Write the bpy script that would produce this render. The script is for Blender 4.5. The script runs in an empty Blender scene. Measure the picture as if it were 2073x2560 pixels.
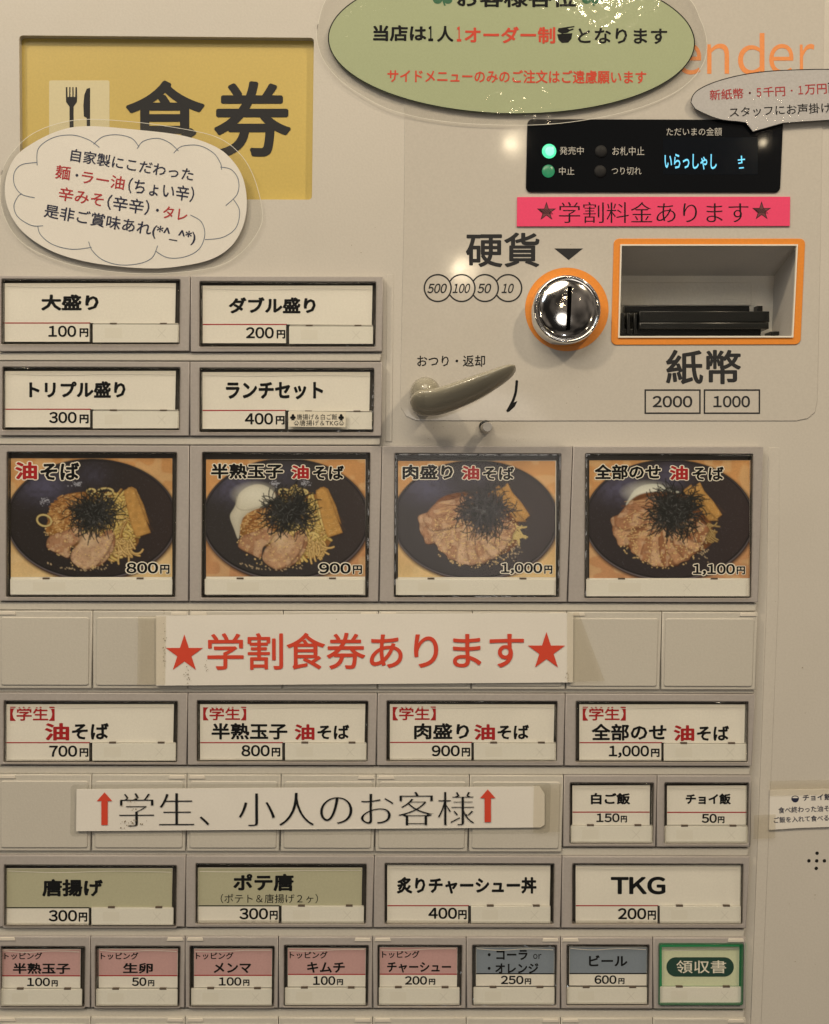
import bpy, bmesh, math, random
import numpy as np
from mathutils import Matrix, Vector
random.seed(7); RNG = np.random.default_rng(7)
scene = bpy.context.scene
COL = scene.collection

# ------------------------------------------------------------------ camera
PW, PH, FPX = 2073.0, 2560.0, 2500.0            # photograph size and focal length in photo pixels
ZO = 1.50                                       # the grid origin of the panel is 1.5 m above the floor
CAM = Vector((0.2009, -0.5252, ZO-0.1031))
RIGHT = Vector((0.99940, -0.03200, 0.01340)); UP = Vector((-0.01224, 0.03598, 0.99928)); BACK = Vector((-0.03246, -0.99884, 0.03557))
cd = bpy.data.cameras.new("camera"); cam = bpy.data.objects.new("camera", cd); COL.objects.link(cam)
cd.sensor_fit = 'HORIZONTAL'; cd.sensor_width = 36; cd.lens = FPX/PW*36; cd.clip_start = 0.01; cd.clip_end = 100
m = Matrix((RIGHT, UP, BACK)).transposed().to_4x4(); m.translation = CAM; cam.matrix_world = m
scene.camera = cam

# ------------------------------------------------------------------ light
scene.view_settings.view_transform = 'Standard'; scene.view_settings.look = 'None'
scene.view_settings.exposure = 0.0; scene.view_settings.gamma = 1
W = bpy.data.worlds.new("World"); scene.world = W; W.use_nodes = True
wn = W.node_tree; bg = wn.nodes['Background']
tc = wn.nodes.new('ShaderNodeTexCoord'); nz = wn.nodes.new('ShaderNodeTexNoise'); nz.inputs['Scale'].default_value = 2.2
nz.inputs['Detail'].default_value = 2
cr = wn.nodes.new('ShaderNodeValToRGB')
cr.color_ramp.elements[0].position = .42; cr.color_ramp.elements[0].color = (.035, .030, .026, 1)
cr.color_ramp.elements[1].position = .72; cr.color_ramp.elements[1].color = (.75, .62, .50, 1)
wn.links.new(tc.outputs['Generated'], nz.inputs['Vector']); wn.links.new(nz.outputs['Fac'], cr.inputs['Fac'])
wn.links.new(cr.outputs['Color'], bg.inputs['Color']); bg.inputs['Strength'].default_value = 0.30
CEN = Vector((0.215, 0, ZO-0.12))
def area(name, pos, tgt, size, energy, col):
    l = bpy.data.lights.new(name, 'AREA'); l.shape = 'DISK'; l.size = size; l.energy = energy; l.color = col
    o = bpy.data.objects.new(name, l); COL.objects.link(o); o.location = pos
    o.rotation_euler = (tgt-pos).to_track_quat('-Z', 'Y').to_euler(); return o
WARM = (1, .815, .56)
area("ceiling_lamp", CEN+Vector((0.95, -0.95, 1.25)), CEN, .11, 10.8, WARM)
area("ceiling_lamp", CEN+Vector((-0.95, -0.95, 1.30)), CEN, .11, 10, WARM)
area("soft_fill_lamp", CEN+Vector((-0.25, -1.25, 1.55)), CEN, 1.3, 21, (1, .86, .64))  # added broad fill above and behind the camera, no known lamp of the room
def bulb(pos, rad, energy, col=(1, .82, .55)):
    l = bpy.data.lights.new("pendant_lamp", 'POINT'); l.energy = energy; l.color = col; l.shadow_soft_size = rad
    o = bpy.data.objects.new("pendant_lamp", l); COL.objects.link(o); o.location = pos

# ------------------------------------------------------------------ geometry helpers
def rays(px, py):
    px = np.asarray(px, float); py = np.asarray(py, float)
    a = (px-PW/2)/FPX; b = -(py-PH/2)/FPX
    R, U, B = (np.array(v) for v in (RIGHT, UP, BACK))
    return a[..., None]*R + b[..., None]*U - B
def at(px, py, h=0.0):
    """point of the plane that stands h metres proud of the panel, for a pixel of the photograph"""
    d = rays(px, py); t = (-h-CAM.y)/d[..., 1]
    return np.array(CAM) + d*t[..., None]
def mp(px, py, hr, h):
    p = at(px, py, hr); p[..., 1] = -np.asarray(h); return p
def S(px, py, h=0):
    return float(np.linalg.norm(at(px+1, py, h)-at(px, py, h)))
def mirror_lamp(px, py, dist, rad, energy, col=(1, .82, .55), h=0):
    p = Vector(at(px, py, h)); d = (p-CAM).normalized(); d.y = -d.y
    bulb(p+d*dist, rad, energy, col)

def mesh_obj(name, verts, faces, mat, parent=None, smooth=False, mats=None, fm=None):
    me = bpy.data.meshes.new(name); me.from_pydata([tuple(v) for v in verts], [], [tuple(f) for f in faces])
    for mm in (mats or [mat]): me.materials.append(mm)
    if fm is not None: me.polygons.foreach_set('material_index', fm)
    if smooth: me.polygons.foreach_set('use_smooth', [True]*len(me.polygons))
    me.update()
    o = bpy.data.objects.new(name, me); COL.objects.link(o)
    if parent: o.parent = parent
    return o
def root(name, label, cat, loc, group=None):
    o = bpy.data.objects.new(name, None); COL.objects.link(o); o.empty_display_size = .02
    o['label'] = label; o['category'] = cat
    if group: o['group'] = group
    return o
def poly_curve(loops, bev, ext, off):
    k = bpy.data.curves.new("k", 'CURVE'); k.dimensions = '2D'; k.fill_mode = 'BOTH'; k.extrude = ext; k.bevel_depth = bev
    k.bevel_resolution = 2; k.offset = off
    for L in loops:
        s = k.splines.new('POLY'); s.points.add(len(L)-1)
        for p, (x, y) in zip(s.points, L): p.co = (x, -y, 0, 1)
        s.use_cyclic_u = True
    return k
PXM = 0.00021
def plate(name, loops, h0, h1, mat, parent=None, bevel=0.0, Z=None, wave=0, smooth=False):
    """a solid plate from outlines in photo pixels (first outer, then holes) between heights h0 and h1 off the panel"""
    if Z: loops = [[zz(Z, *p) for p in L] for L in loops]
    bv = bevel/PXM; th = (h1-h0)/PXM
    k = poly_curve(loops, bv, max(th/2-bv, 0), -bv)
    ob = bpy.data.objects.new("k", k); me = bpy.data.meshes.new_from_object(ob)
    bpy.data.objects.remove(ob); bpy.data.curves.remove(k)
    n = len(me.vertices); co = np.empty(n*3); me.vertices.foreach_get('co', co); co = co.reshape(n, 3)
    h = (h0+h1)/2+co[:, 2]*PXM
    w = mp(co[:, 0], -co[:, 1], h1, h)
    if wave: w[:, 1] += wave*np.sin(w[:, 0]*37+1)*np.cos(w[:, 2]*29)
    me.vertices.foreach_set('co', w.ravel()); me.materials.clear(); me.materials.append(mat)
    b_ = bmesh.new(); b_.from_mesh(me); bmesh.ops.remove_doubles(b_, verts=b_.verts, dist=1e-7); bmesh.ops.recalc_face_normals(b_, faces=b_.faces); b_.to_mesh(me); b_.free(); me.update()
    me.polygons.foreach_set('use_smooth', [bool(bevel) and abs(p.normal.y) < .99 and p.area < 1e9 and abs(p.normal.y) > .02 for p in me.polygons])
    me.name = name; me.update()
    o = bpy.data.objects.new(name, me); COL.objects.link(o)
    if parent: o.parent = parent
    return o
def zz(Z, x, y): return (Z[0]+x*Z[2], Z[1]+y*Z[2])
def rect(x0, y0, x1, y1, r=0, n=5):
    if r <= 0: return [(x0, y0), (x1, y0), (x1, y1), (x0, y1)]
    P = []
    for cx, cy, a0 in ((x1-r, y0+r, -90), (x1-r, y1-r, 0), (x0+r, y1-r, 90), (x0+r, y0+r, 180)):
        for i in range(n+1):
            a = math.radians(a0+90*i/n); P.append((cx+r*math.cos(a), cy+r*math.sin(a)))
    return P
def rquad(tl, tr, br, bl, r=0, n=5):
    """a rectangle with rounded corners bent onto four corners"""
    w = math.dist(tl, tr); h = math.dist(tl, bl); out = []
    for x, y in rect(0, 0, w, h, r, n):
        u, v = x/w, y/h
        out.append(tuple((1-v)*((1-u)*tl[i]+u*tr[i])+v*((1-u)*bl[i]+u*br[i]) for i in (0, 1)))
    return out
def ell(cx, cy, rx, ry, n=64, rot=0):
    c, s = math.cos(rot), math.sin(rot)
    return [(cx+rx*math.cos(t)*c-ry*math.sin(t)*s, cy+rx*math.cos(t)*s+ry*math.sin(t)*c) for t in (2*math.pi*i/n for i in range(n))]
def spline(P, n=6, closed=True):
    """Catmull-Rom through points"""
    out = []; N = len(P)
    rng = range(N) if closed else range(N-1)
    for i in rng:
        g = (lambda j: P[j % N]) if closed else (lambda j: P[min(max(j, 0), N-1)])
        p0, p1, p2, p3 = g(i-1), g(i), g(i+1), g(i+2)
        for k in range(n):
            t = k/n
            out.append(tuple(.5*((2*p1[a])+(-p0[a]+p2[a])*t+(2*p0[a]-5*p1[a]+4*p2[a]-p3[a])*t*t+(-p0[a]+3*p1[a]-3*p2[a]+p3[a])*t**3) for a in (0, 1)))
    if not closed: out.append(tuple(P[-1]))
    return out
def scale_loop(L, k, cx=None, cy=None, ky=None):
    if cx is None: cx = sum(p[0] for p in L)/len(L); cy = sum(p[1] for p in L)/len(L)
    ky = ky or k
    return [(cx+(x-cx)*k, cy+(y-cy)*ky) for x, y in L]
def grow(L, d, jit=0):
    out = []; N = len(L)
    for i in range(N):
        (x0, y0), (x1, y1), (x2, y2) = L[i-1], L[i], L[(i+1) % N]
        tx, ty = x2-x0, y2-y0; l = math.hypot(tx, ty) or 1
        out.append((x1+ty/l*d, y1-tx/l*d))
    return out
def shrink(L, d):
    xs = [p[0] for p in L]; ys = [p[1] for p in L]; cx, cy = (min(xs)+max(xs))/2, (min(ys)+max(ys))/2; w, h = max(xs)-min(xs), max(ys)-min(ys)
    return [(cx+(x-cx)*(w-2*d)/w, cy+(y-cy)*(h-2*d)/h) for x, y in L]
def frame_ring(name, A, B, h0, h1, mat, parent):
    n = len(A); a = np.array(list(A)+list(B)); V = list(mp(a[:, 0], a[:, 1], h1, h1))+list(mp(a[:, 0], a[:, 1], h1, h0)); F = []
    for i in range(n):
        j = (i+1) % n
        F += [(i, j, n+j, n+i), (2*n+i, 3*n+i, 3*n+j, 2*n+j), (i, 2*n+i, 2*n+j, j), (n+i, n+j, 3*n+j, 3*n+i)]
    o = mesh_obj(name, V, F, mat, parent)
    b_ = bmesh.new(); b_.from_mesh(o.data); bmesh.ops.recalc_face_normals(b_, faces=b_.faces); b_.to_mesh(o.data); b_.free(); return o
def flat(name, loops, h, mat, parent=None, Z=None):
    """flat printed shapes: each loop is filled on its own, ink 0.03 mm thick stacked"""
    V = []; F = []
    for i, L in enumerate(loops):
        if Z: L = [zz(Z, *p) for p in L]
        a = np.array(L); w = at(a[:, 0], a[:, 1], h+i*2e-6); n = len(V); V += list(w); F.append(range(n, n+len(L)))
    return mesh_obj(name, V, F, mat, parent)
def stroke_loop(P, w):
    """outline of a polyline of width w"""
    L = []; R = []
    for i, (x, y) in enumerate(P):
        a = P[max(i-1, 0)]; b = P[min(i+1, len(P)-1)]
        dx, dy = b[0]-a[0], b[1]-a[1]; l = math.hypot(dx, dy) or 1
        L.append((x-dy/l*w/2, y+dx/l*w/2)); R.append((x+dy/l*w/2, y-dx/l*w/2))
    return L, R
def strokes(name, lines, w, h, mat, parent=None, Z=None, closed=False):
    V = []; F = []
    for j, P in enumerate(lines):
        if Z: P = [zz(Z, *p) for p in P]
        if closed: P = list(P)+[P[0], P[1]]
        L, R = stroke_loop(P, w); a = np.array(L+R); q = at(a[:, 0], a[:, 1], h+j*2e-6); n = len(V); V += list(q); k = len(L)
        F += [(n+i, n+i+1, n+k+i+1, n+k+i) for i in range(k-1)]
    return mesh_obj(name, V, F, mat, parent)
def ring(name, cx, cy, r0, r1, h, mat, parent=None, n=64):
    A = np.linspace(0, 2*math.pi, n, endpoint=False)
    V = list(at(cx+r1*np.cos(A), cy+r1*np.sin(A), h))+list(at(cx+r0*np.cos(A), cy+r0*np.sin(A), h))
    return mesh_obj(name, V, [(i, (i+1) % n, n+(i+1) % n, n+i) for i in range(n)], mat, parent)
def box(name, x0, y0, x1, y1, hf, hb, mat, parent=None, Z=None, bevel=0.0004):
    L = rect(x0, y0, x1, y1)
    return plate(name, [L], hb, hf, mat, parent, bevel=bevel, Z=Z)
def lathe(name, cx, cy, prof, mat, parent=None, n=64, hc=None):
    """prof: (radius in photo px, height in m) round the panel's normal"""
    hc = prof[-1][1] if hc is None else hc
    c = at(cx, cy, hc); s = S(cx, cy, hc); V = []; F = []
    for r, h in prof:
        for i in range(n):
            a = 2*math.pi*i/n; V.append((c[0]+r*s*math.cos(a), -h, c[2]+r*s*math.sin(a)))
    for j in range(len(prof)-1):
        for i in range(n):
            F.append((j*n+i, j*n+(i+1) % n, (j+1)*n+(i+1) % n, (j+1)*n+i))
    F.append(range((len(prof)-1)*n, len(prof)*n))
    o = mesh_obj(name, V, F, mat, parent, smooth=True); o.data.polygons[len(F)-1].use_smooth = False; return o

_tc = {}
def glyphs(s, bold, style):
    key = (s, bold, style)
    if key in _tc: return _tc[key]
    if all(ch in '0123456789,TKG' for ch in s) or (len(s) == 1 and s in 'endr'):
        if len(s) == 1 or s[0] == '\uff00': pass
        X = 0; A = []; F = []; n = 0
        for ch in s:
            co, f = glyphs(chr(ord(ch)+0xFEE0), bold, style); thin, _ = glyphs(chr(ord(ch)+0xFEE0), 0, style)
            c2 = co.copy(); c2[:, 0] += X-thin[:, 0].min(); w = thin[:, 0].max()-thin[:, 0].min()
            g_ = .085
            if ch == '1': c2[:, 0] += .05; w += .09
            if ch == ',': c2[:, 0] += -.01; w += -.0
            X += w+g_; A.append(c2); F += [tuple(v+n for v in q) for q in f]; n += len(co)
        _tc[key] = (np.concatenate(A), F); return _tc[key]
    c = bpy.data.curves.new("t", 'FONT'); c.body = s; c.resolution_u = 7 if style in ('serif', 'smooth') or len(s) == 1 else 2
    ob = bpy.data.objects.new("t", c)
    if style == 'serif':                      # thin level strokes, full upright ones
        k = ob.to_curve(bpy.context.evaluated_depsgraph_get()).copy(); K = 3.2
        for sp in k.splines:
            for b in sp.bezier_points:
                b.handle_left_type = b.handle_right_type = 'FREE'
            for b in sp.bezier_points:
                for at_ in ('handle_left', 'handle_right', 'co'):
                    v = getattr(b, at_); setattr(b, at_, (v[0]*K, v[1], v[2]))
        k.resolution_u = 7; k.offset = bold; k.dimensions = '2D'; k.fill_mode = 'BOTH'
        o2 = bpy.data.objects.new("t2", k); me = bpy.data.meshes.new_from_object(o2)
        co = np.empty(len(me.vertices)*3); me.vertices.foreach_get('co', co); co = co.reshape(-1, 3); co[:, 0] /= K
        bpy.data.objects.remove(o2)
    else:
        if bold < 0: c.offset = bold
        me = bpy.data.meshes.new_from_object(ob)
        co = np.empty(len(me.vertices)*3); me.vertices.foreach_get('co', co); co = co.reshape(-1, 3)
    F = [tuple(p.vertices) for p in me.polygons]
    if bold > 0 and style != 'serif':         # heavier weight: the outline struck again round a small circle
        n = len(co); K_ = 12 if bold > .028 else 8; A = [co]; FF = list(F)
        for i in range(K_):
            a = 2*math.pi*i/K_+.2; A.append(co+np.array([math.cos(a)*bold, math.sin(a)*bold, (i+1)*.001])); FF += [tuple(v+n*(i+1) for v in f) for f in F]
        co = np.concatenate(A); F = FF
    bpy.data.objects.remove(ob); bpy.data.meshes.remove(me)
    _tc[key] = (co, F); return _tc[key]
def T(parent, Z, s, x0, x1, y0, y1, mat, bold=.02, dy=0, h=0.0001, style='', ital=0, halo=None, name='lettering', clip=None):
    """lettering fitted into the box x0..x1, y0..y1 (dy: how much lower its right end is)"""
    co, F = glyphs(s, bold, style)
    lo = co.min(0); hi = co.max(0); u = (co[:, 0]-lo[0])/(hi[0]-lo[0]); v = (hi[1]-co[:, 1])/(hi[1]-lo[1])
    ax, ay = zz(Z, x0, y0); bx, by = zz(Z, x1, y1); dyp = dy*Z[2]
    L = math.hypot(bx-ax, dyp); cs, sn = (bx-ax)/L, dyp/L
    W_, H_ = (bx-ax), (by-ay)
    X = u*L*1.0; Y = v*H_+(-ital*(v-.5)*0)
    if ital:
        X = (u*(L-ital*H_))+ital*H_*(1-v)
    px = ax+X*cs-Y*sn*.9; py = ay+X*sn+Y*cs
    w = at(px, py, h); w[:, 1] -= co[:, 2]*.0015
    if halo:
        d, hm = halo
        co2, F2 = glyphs(s, bold+d, style); u2 = (co2[:, 0]-lo[0])/(hi[0]-lo[0]); v2 = (hi[1]-co2[:, 1])/(hi[1]-lo[1])
        px2 = ax+u2*L*cs-v2*H_*sn; py2 = ay+u2*L*sn+v2*H_*cs
        w2 = at(px2, py2, h-0.00006); w2[:, 1] -= co2[:, 2]*.0015; mesh_obj('lettering_outline', w2, F2, hm, parent)
    return mesh_obj(name, w, F, mat, parent)

# ------------------------------------------------------------------ materials
def lin(c): return tuple(((x/255)/12.92 if x/255 <= .04045 else ((x/255+.055)/1.055)**2.4) for x in c)+(1,)
def pm(name, col, rough=.5, metal=0, bump=0, bscale=400, spec=.5, speck=0, coat=0, dist=.0005, blotch=0, bl_scale=9):
    M = bpy.data.materials.new(name); M.use_nodes = True; t = M.node_tree; b = t.nodes['Principled BSDF']
    b.inputs['Base Color'].default_value = tuple(col[:3])+(1,); b.inputs['Roughness'].default_value = rough; b.inputs['Metallic'].default_value = metal
    b.inputs['Specular IOR Level'].default_value = spec; b.inputs['Coat Weight'].default_value = coat; b.inputs['Coat Roughness'].default_value = .12
    g = t.nodes.new('ShaderNodeNewGeometry')
    if bump:
        n = t.nodes.new('ShaderNodeTexNoise'); n.inputs['Scale'].default_value = bscale; n.inputs['Detail'].default_value = 3
        bp = t.nodes.new('ShaderNodeBump'); bp.inputs['Strength'].default_value = bump; bp.inputs['Distance'].default_value = dist
        t.links.new(g.outputs['Position'], n.inputs['Vector']); t.links.new(n.outputs['Fac'], bp.inputs['Height'])
        t.links.new(bp.outputs['Normal'], b.inputs['Normal'])
    if speck or blotch:
        last = None
        for amt, sc in ((speck, 900), (blotch, bl_scale)):
            if not amt: continue
            n = t.nodes.new('ShaderNodeTexNoise'); n.inputs['Scale'].default_value = sc; n.inputs['Detail'].default_value = 4
            t.links.new(g.outputs['Position'], n.inputs['Vector'])
            r = t.nodes.new('ShaderNodeMapRange'); r.inputs[1].default_value = .3; r.inputs[2].default_value = .7
            r.inputs[3].default_value = 1-amt; r.inputs[4].default_value = 1+amt
            t.links.new(n.outputs['Fac'], r.inputs[0])
            x = t.nodes.new('ShaderNodeVectorMath'); x.operation = 'SCALE'
            if last is None: x.inputs[0].default_value = col[:3]
            else: t.links.new(last, x.inputs[0])
            t.links.new(r.outputs[0], x.inputs['Scale']); last = x.outputs[0]
        t.links.new(last, b.inputs['Base Color'])
    return M
def film(name, rough=.06, bump=0, bscale=30, tint=(1, 1, 1), fres=1.45, dist=.001, veil=0):
    M = bpy.data.materials.new(name); M.use_nodes = True; t = M.node_tree; t.nodes.clear()
    o = t.nodes.new('ShaderNodeOutputMaterial'); mx = t.nodes.new('ShaderNodeMixShader'); tr = t.nodes.new('ShaderNodeBsdfTransparent')
    gl = t.nodes.new('ShaderNodeBsdfGlossy'); fr = t.nodes.new('ShaderNodeFresnel'); fr.inputs['IOR'].default_value = fres
    tr.inputs['Color'].default_value = tuple(tint)+(1,); gl.inputs['Roughness'].default_value = rough
    ge = t.nodes.new('ShaderNodeNewGeometry'); ml = t.nodes.new('ShaderNodeMath'); ml.operation = 'MULTIPLY_ADD'
    ml.inputs[1].default_value = -1; ml.inputs[2].default_value = 1; t.links.new(ge.outputs['Backfacing'], ml.inputs[0])
    m3 = t.nodes.new('ShaderNodeMath'); m3.operation = 'MULTIPLY'; t.links.new(ml.outputs[0], m3.inputs[0]); t.links.new(fr.outputs[0], m3.inputs[1])
    t.links.new(m3.outputs[0], mx.inputs[0]); t.links.new(gl.outputs[0], mx.inputs[2])
    if veil:
        df = t.nodes.new('ShaderNodeBsdfDiffuse'); df.inputs['Color'].default_value = (.75, .72, .68, 1)
        m2 = t.nodes.new('ShaderNodeMixShader'); m2.inputs[0].default_value = veil
        t.links.new(tr.outputs[0], m2.inputs[1]); t.links.new(df.outputs[0], m2.inputs[2]); t.links.new(m2.outputs[0], mx.inputs[1])
    else: t.links.new(tr.outputs[0], mx.inputs[1])
    if bump:
        g = t.nodes.new('ShaderNodeNewGeometry'); n = t.nodes.new('ShaderNodeTexNoise'); n.inputs['Scale'].default_value = bscale
        bp = t.nodes.new('ShaderNodeBump'); bp.inputs['Strength'].default_value = bump; bp.inputs['Distance'].default_value = dist
        t.links.new(g.outputs['Position'], n.inputs['Vector']); t.links.new(n.outputs['Fac'], bp.inputs['Height'])
        t.links.new(bp.outputs['Normal'], gl.inputs['Normal']); t.links.new(bp.outputs['Normal'], fr.inputs['Normal'])
    t.links.new(mx.outputs[0], o.inputs['Surface']); return M
def emit(name, col, st):
    M = pm(name, (.02, .02, .02), .3); b = M.node_tree.nodes['Principled BSDF']
    b.inputs['Emission Color'].default_value = tuple(col)+(1,); b.inputs['Emission Strength'].default_value = st; return M
panel_m = pm('beige_painted_steel', (.56, .535, .50), .42, bump=.25, bscale=900, dist=.0002, speck=.035, blotch=.02)
sheet_m = pm('beige_glossy_sheet', (.56, .535, .50), .05, bump=.06, bscale=14, dist=.002, speck=.035)
blank_m = pm('beige_plastic', (.53, .51, .47), .45, bump=.3, bscale=1200, dist=.0002, speck=.04, blotch=.03)
tab_m = pm('pale_plastic', (.68, .64, .58), .5)
house_m = pm('taupe_plastic', (.385, .36, .355), .42, bump=.3, bscale=1200, dist=.0002, speck=.05, blotch=.04)
dark_m = pm('dark_cavity_plastic', (.12, .11, .10), .35, bump=.3, bscale=120)
paper_m = pm('card_paper', (.84, .82, .77), .75, speck=.03, blotch=.025, bl_scale=40)
strip_m = pm('strip_paper', (.80, .79, .74), .7, speck=.03)
white_m = pm('sign_paper', (.74, .72, .69), .6, speck=.02, blotch=.02, bl_scale=30)
green_card = pm('pale_green_card', (.50, .495, .365), .75, speck=.04)
pink_card = pm('pink_card', (.59, .365, .375), .75, speck=.04)
blue_card = pm('blue_card', (.235, .285, .36), .75, speck=.04)
black_ink = pm('black_ink', (.010, .011, .013), .7, spec=.15)
soft_ink = pm('charcoal_ink', (.028, .029, .033), .7, spec=.2)
navy_ink = pm('navy_ink', (.022, .026, .06), .5, spec=.3)
red_ink = pm('red_ink', (.42, .035, .04), .55, spec=.3)
bright_red = pm('bright_red_ink', (.62, .065, .035), .55, spec=.3)
photo_red = pm('deep_red_ink', (.42, .02, .025), .5, spec=.3)
halo_m = pm('cream_outline_ink', (.86, .82, .73), .6)
faint_m = pm('faint_ink', (.68, .67, .62), .7)
blue_line = pm('blue_grey_ink', (.13, .17, .24), .6)
orange_m = pm('orange_paint', (.78, .27, .035), .4, bump=.2, bscale=900, dist=.0001, speck=.05)
orange_ink = pm('orange_ink', (.80, .28, .08), .4, speck=.05)
yellow_m = pm('yellow_acrylic', (.56, .43, .125), .35, speck=.04, blotch=.05)
icon_m = pm('pale_yellow_print', (.62, .56, .36), .35, speck=.03)
sign_green = pm('green_sign_paper', (.375, .435, .27), .55, speck=.03)
sign_grey = pm('grey_sign_paper', (.48, .475, .49), .6, speck=.05)
pink_m = pm('hot_pink_paper', (.84, .05, .17), .6, speck=.03)
chrome = pm('chrome', (.84, .83, .81), .10, 1)
steel = pm('brushed_steel', (.62, .60, .57), .48, 1, bump=.2, bscale=600)
black_pl = pm('black_plastic', (.012, .013, .013), .25, bump=.1, bscale=400)
black_gl = pm('black_acrylic', (.005, .006, .008), .04, spec=.3, bump=.0, bscale=20, dist=.002)
lever_m = pm('khaki_gloss_plastic', (.32, .30, .24), .2, coat=.25)
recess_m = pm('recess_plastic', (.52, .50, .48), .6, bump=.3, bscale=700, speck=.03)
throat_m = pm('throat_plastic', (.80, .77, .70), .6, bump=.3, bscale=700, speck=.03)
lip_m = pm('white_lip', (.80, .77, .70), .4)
lens_off = pm('dark_lens', (.022, .022, .024), .55, spec=.15)
disp_ink = pm('pale_display_ink', (.48, .47, .45), .6)
lam = film('laminate', .06, bump=.6, bscale=150, fres=1.4, dist=.0004)
lam_edge = film('laminate_margin', .07, bump=.5, bscale=40, fres=1.5, tint=(.975, .975, .97), veil=.015, dist=.001)
tape_m = film('clear_tape', .2, bump=.5, bscale=120, tint=(.975, .965, .94), veil=.02, dist=.0005)
acrylic = film('clear_acrylic', .07, bump=.08, bscale=12, fres=1.30, tint=(.97, .97, .965), dist=.002)

for M_ in (panel_m, sheet_m, blank_m, house_m):
    t = M_.node_tree; b = t.nodes['Principled BSDF']; n = t.nodes.new('ShaderNodeTexNoise'); n.inputs['Scale'].default_value = 26; n.inputs['Detail'].default_value = 8; n.inputs['Roughness'].default_value = .7
    g = t.nodes.new('ShaderNodeNewGeometry'); r = t.nodes.new('ShaderNodeMapRange'); r0 = b.inputs['Roughness'].default_value; r.inputs[1].default_value = .35; r.inputs[2].default_value = .7
    r.inputs[3].default_value = r0*.8; r.inputs[4].default_value = r0*1.35+.04
    t.links.new(g.outputs['Position'], n.inputs['Vector']); t.links.new(n.outputs['Fac'], r.inputs[0]); t.links.new(r.outputs[0], b.inputs['Roughness'])
# zoom windows used while measuring: offset x, offset y, scale to photo pixels
Z0 = (0, 0, 1.0)
Z1 = (0, 0, .599); Z2 = (1033, 0, .599); Z3 = (0, 660, .599); Z4 = (960, 560, .6411); Z5 = (0, 1100, .599); Z6 = (920, 1100, .599)
Z7 = (0, 1710, .599); Z8 = (1033, 1710, .599); ZA = (0, 2110, .4032); ZB = (680, 2110, .4032); ZC = (1373, 2110, .4032)
ZP = [(0, 1120, .2765), (480, 1120, .2765), (960, 1120, .2765), (1430, 1120, .2765)]
ZV = (1880, 1900, .1633); ZS = (1700, 140, .2149); ZL = (1000, 870, .288); ZR = (1500, 570, .330); ZG = (800, 0, .576); ZD = (1300, 280, .4032)

# ------------------------------------------------------------------ the machine
MC = root('ticket_vending_machine', 'beige restaurant meal ticket vending machine with rows of labelled buttons', 'vending machine', (0, 0, 0))
BILL = rquad((1554.5, 613.6), (1992.5, 613.6), (1981, 840), (1549, 840.7))
SIGN = rquad((48, 88), (785, 94), (780, 499), (51, 497), 9)
plate('front_panel', [rect(-420, -360, 2700, 3100), SIGN, rquad((1545, 604), (2002, 604), (1991, 850), (1540, 850))], -.004, 0, panel_m, MC)
fp = bpy.data.objects['front_panel']
cab = at(np.array([-420, 2700.]), np.array([-360, 3100.]), 0)
x0, x1, zt, zb = cab[0][0], cab[1][0], cab[0][2], cab[1][2]
V = [(x, y, z) for y in (.005, .36) for x in (x0, x1) for z in (zb, zt)]
mesh_obj('cabinet', V, [(4, 5, 7, 6), (0, 1, 5, 4), (2, 6, 7, 3), (1, 3, 7, 5), (0, 4, 6, 2)], panel_m, MC)

# sign window
sw = plate('sign_window', [rect(40, 80, 795, 508)], -.0075, -.0035, yellow_m, MC)
plate('sign_tile', [rect(205, 335, 457, 600, 8)], -.0035, -.0034, icon_m, sw, Z=Z1)
T(sw, Z1, '食', 525, 855, 335, 655, soft_ink, .02, h=-.00335)
T(sw, Z1, '券', 893, 1215, 338, 656, soft_ink, .02, h=-.00335)
fork = [[(275, 363), (281, 363), (282, 405), (275, 405)], [(289, 363), (294, 363), (294, 405), (289, 405)], [(302, 363), (307, 363), (307, 405), (302, 405)], [(315, 363), (321, 363), (322, 405), (314, 405)],
        [(275, 404), (322, 404), (321, 425), (307, 445), (307, 580), (291, 580), (290, 445), (276, 425)]]
flat('fork_print', fork, -.0033, soft_ink, sw, Z=Z1)
flat('knife_print', [[(376, 366), (376, 580), (362, 580), (362, 492), (350, 485), (348, 440), (352, 395), (362, 370)]], -.0033, soft_ink, sw, Z=Z1)

# maker's wordmark behind the oval notice

# glossy coin and note sheet
SH = spline([(1011, 180), (1011, 520), (1008, 800), (1002, 960)], 4, False)
sheet_out = [(1013, -300), (1011, 500), (1005, 800), (1001, 990), (1003, 1020), (1015, 1040), (1040, 1051), (1300, 1052), (1700, 1052), (1990, 1052), (2020, 1046), (2038, 1030), (2044, 1000), (2052, 600), (2066, -300)]
SHT = plate('coin_panel_sheet', [sheet_out[::-1], rquad((1545, 604), (2002, 604), (1991, 850), (1540, 850))], 0, .0004, sheet_m, MC, bevel=.00018)
hs = .00048
ZE = (1000, 0, .6181)
for ch, a, b, c_, d in (('e', 1122, 1219, 176, 301), ('n', 1243, 1332, 176, 298), ('d', 1368, 1475, 133, 301), ('e', 1494, 1592, 177, 301), ('r', 1618, 1677, 177, 299)):
    T(SHT, ZE, ch, a, b, c_, d, orange_ink, .004, h=hs)
T(SHT, Z2, '硬貨', 220, 528, 970, 1115, soft_ink, .02, h=hs, style='smooth')
flat('arrow_print', [[(1386, 621), (1458, 621), (1422, 650)]], hs, soft_ink, SHT)
T(SHT, Z4, '紙幣', 1100, 1393, 490, 625, soft_ink, .02, h=hs, style='smooth')
T(SHT, ZL, 'おつり・返却', 150, 740, 62, 162, black_ink, .012, h=hs)
cc = [(1094.6, 720), (1154.2, 720), (1212.6, 720), (1271, 720)]
lines = []
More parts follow.
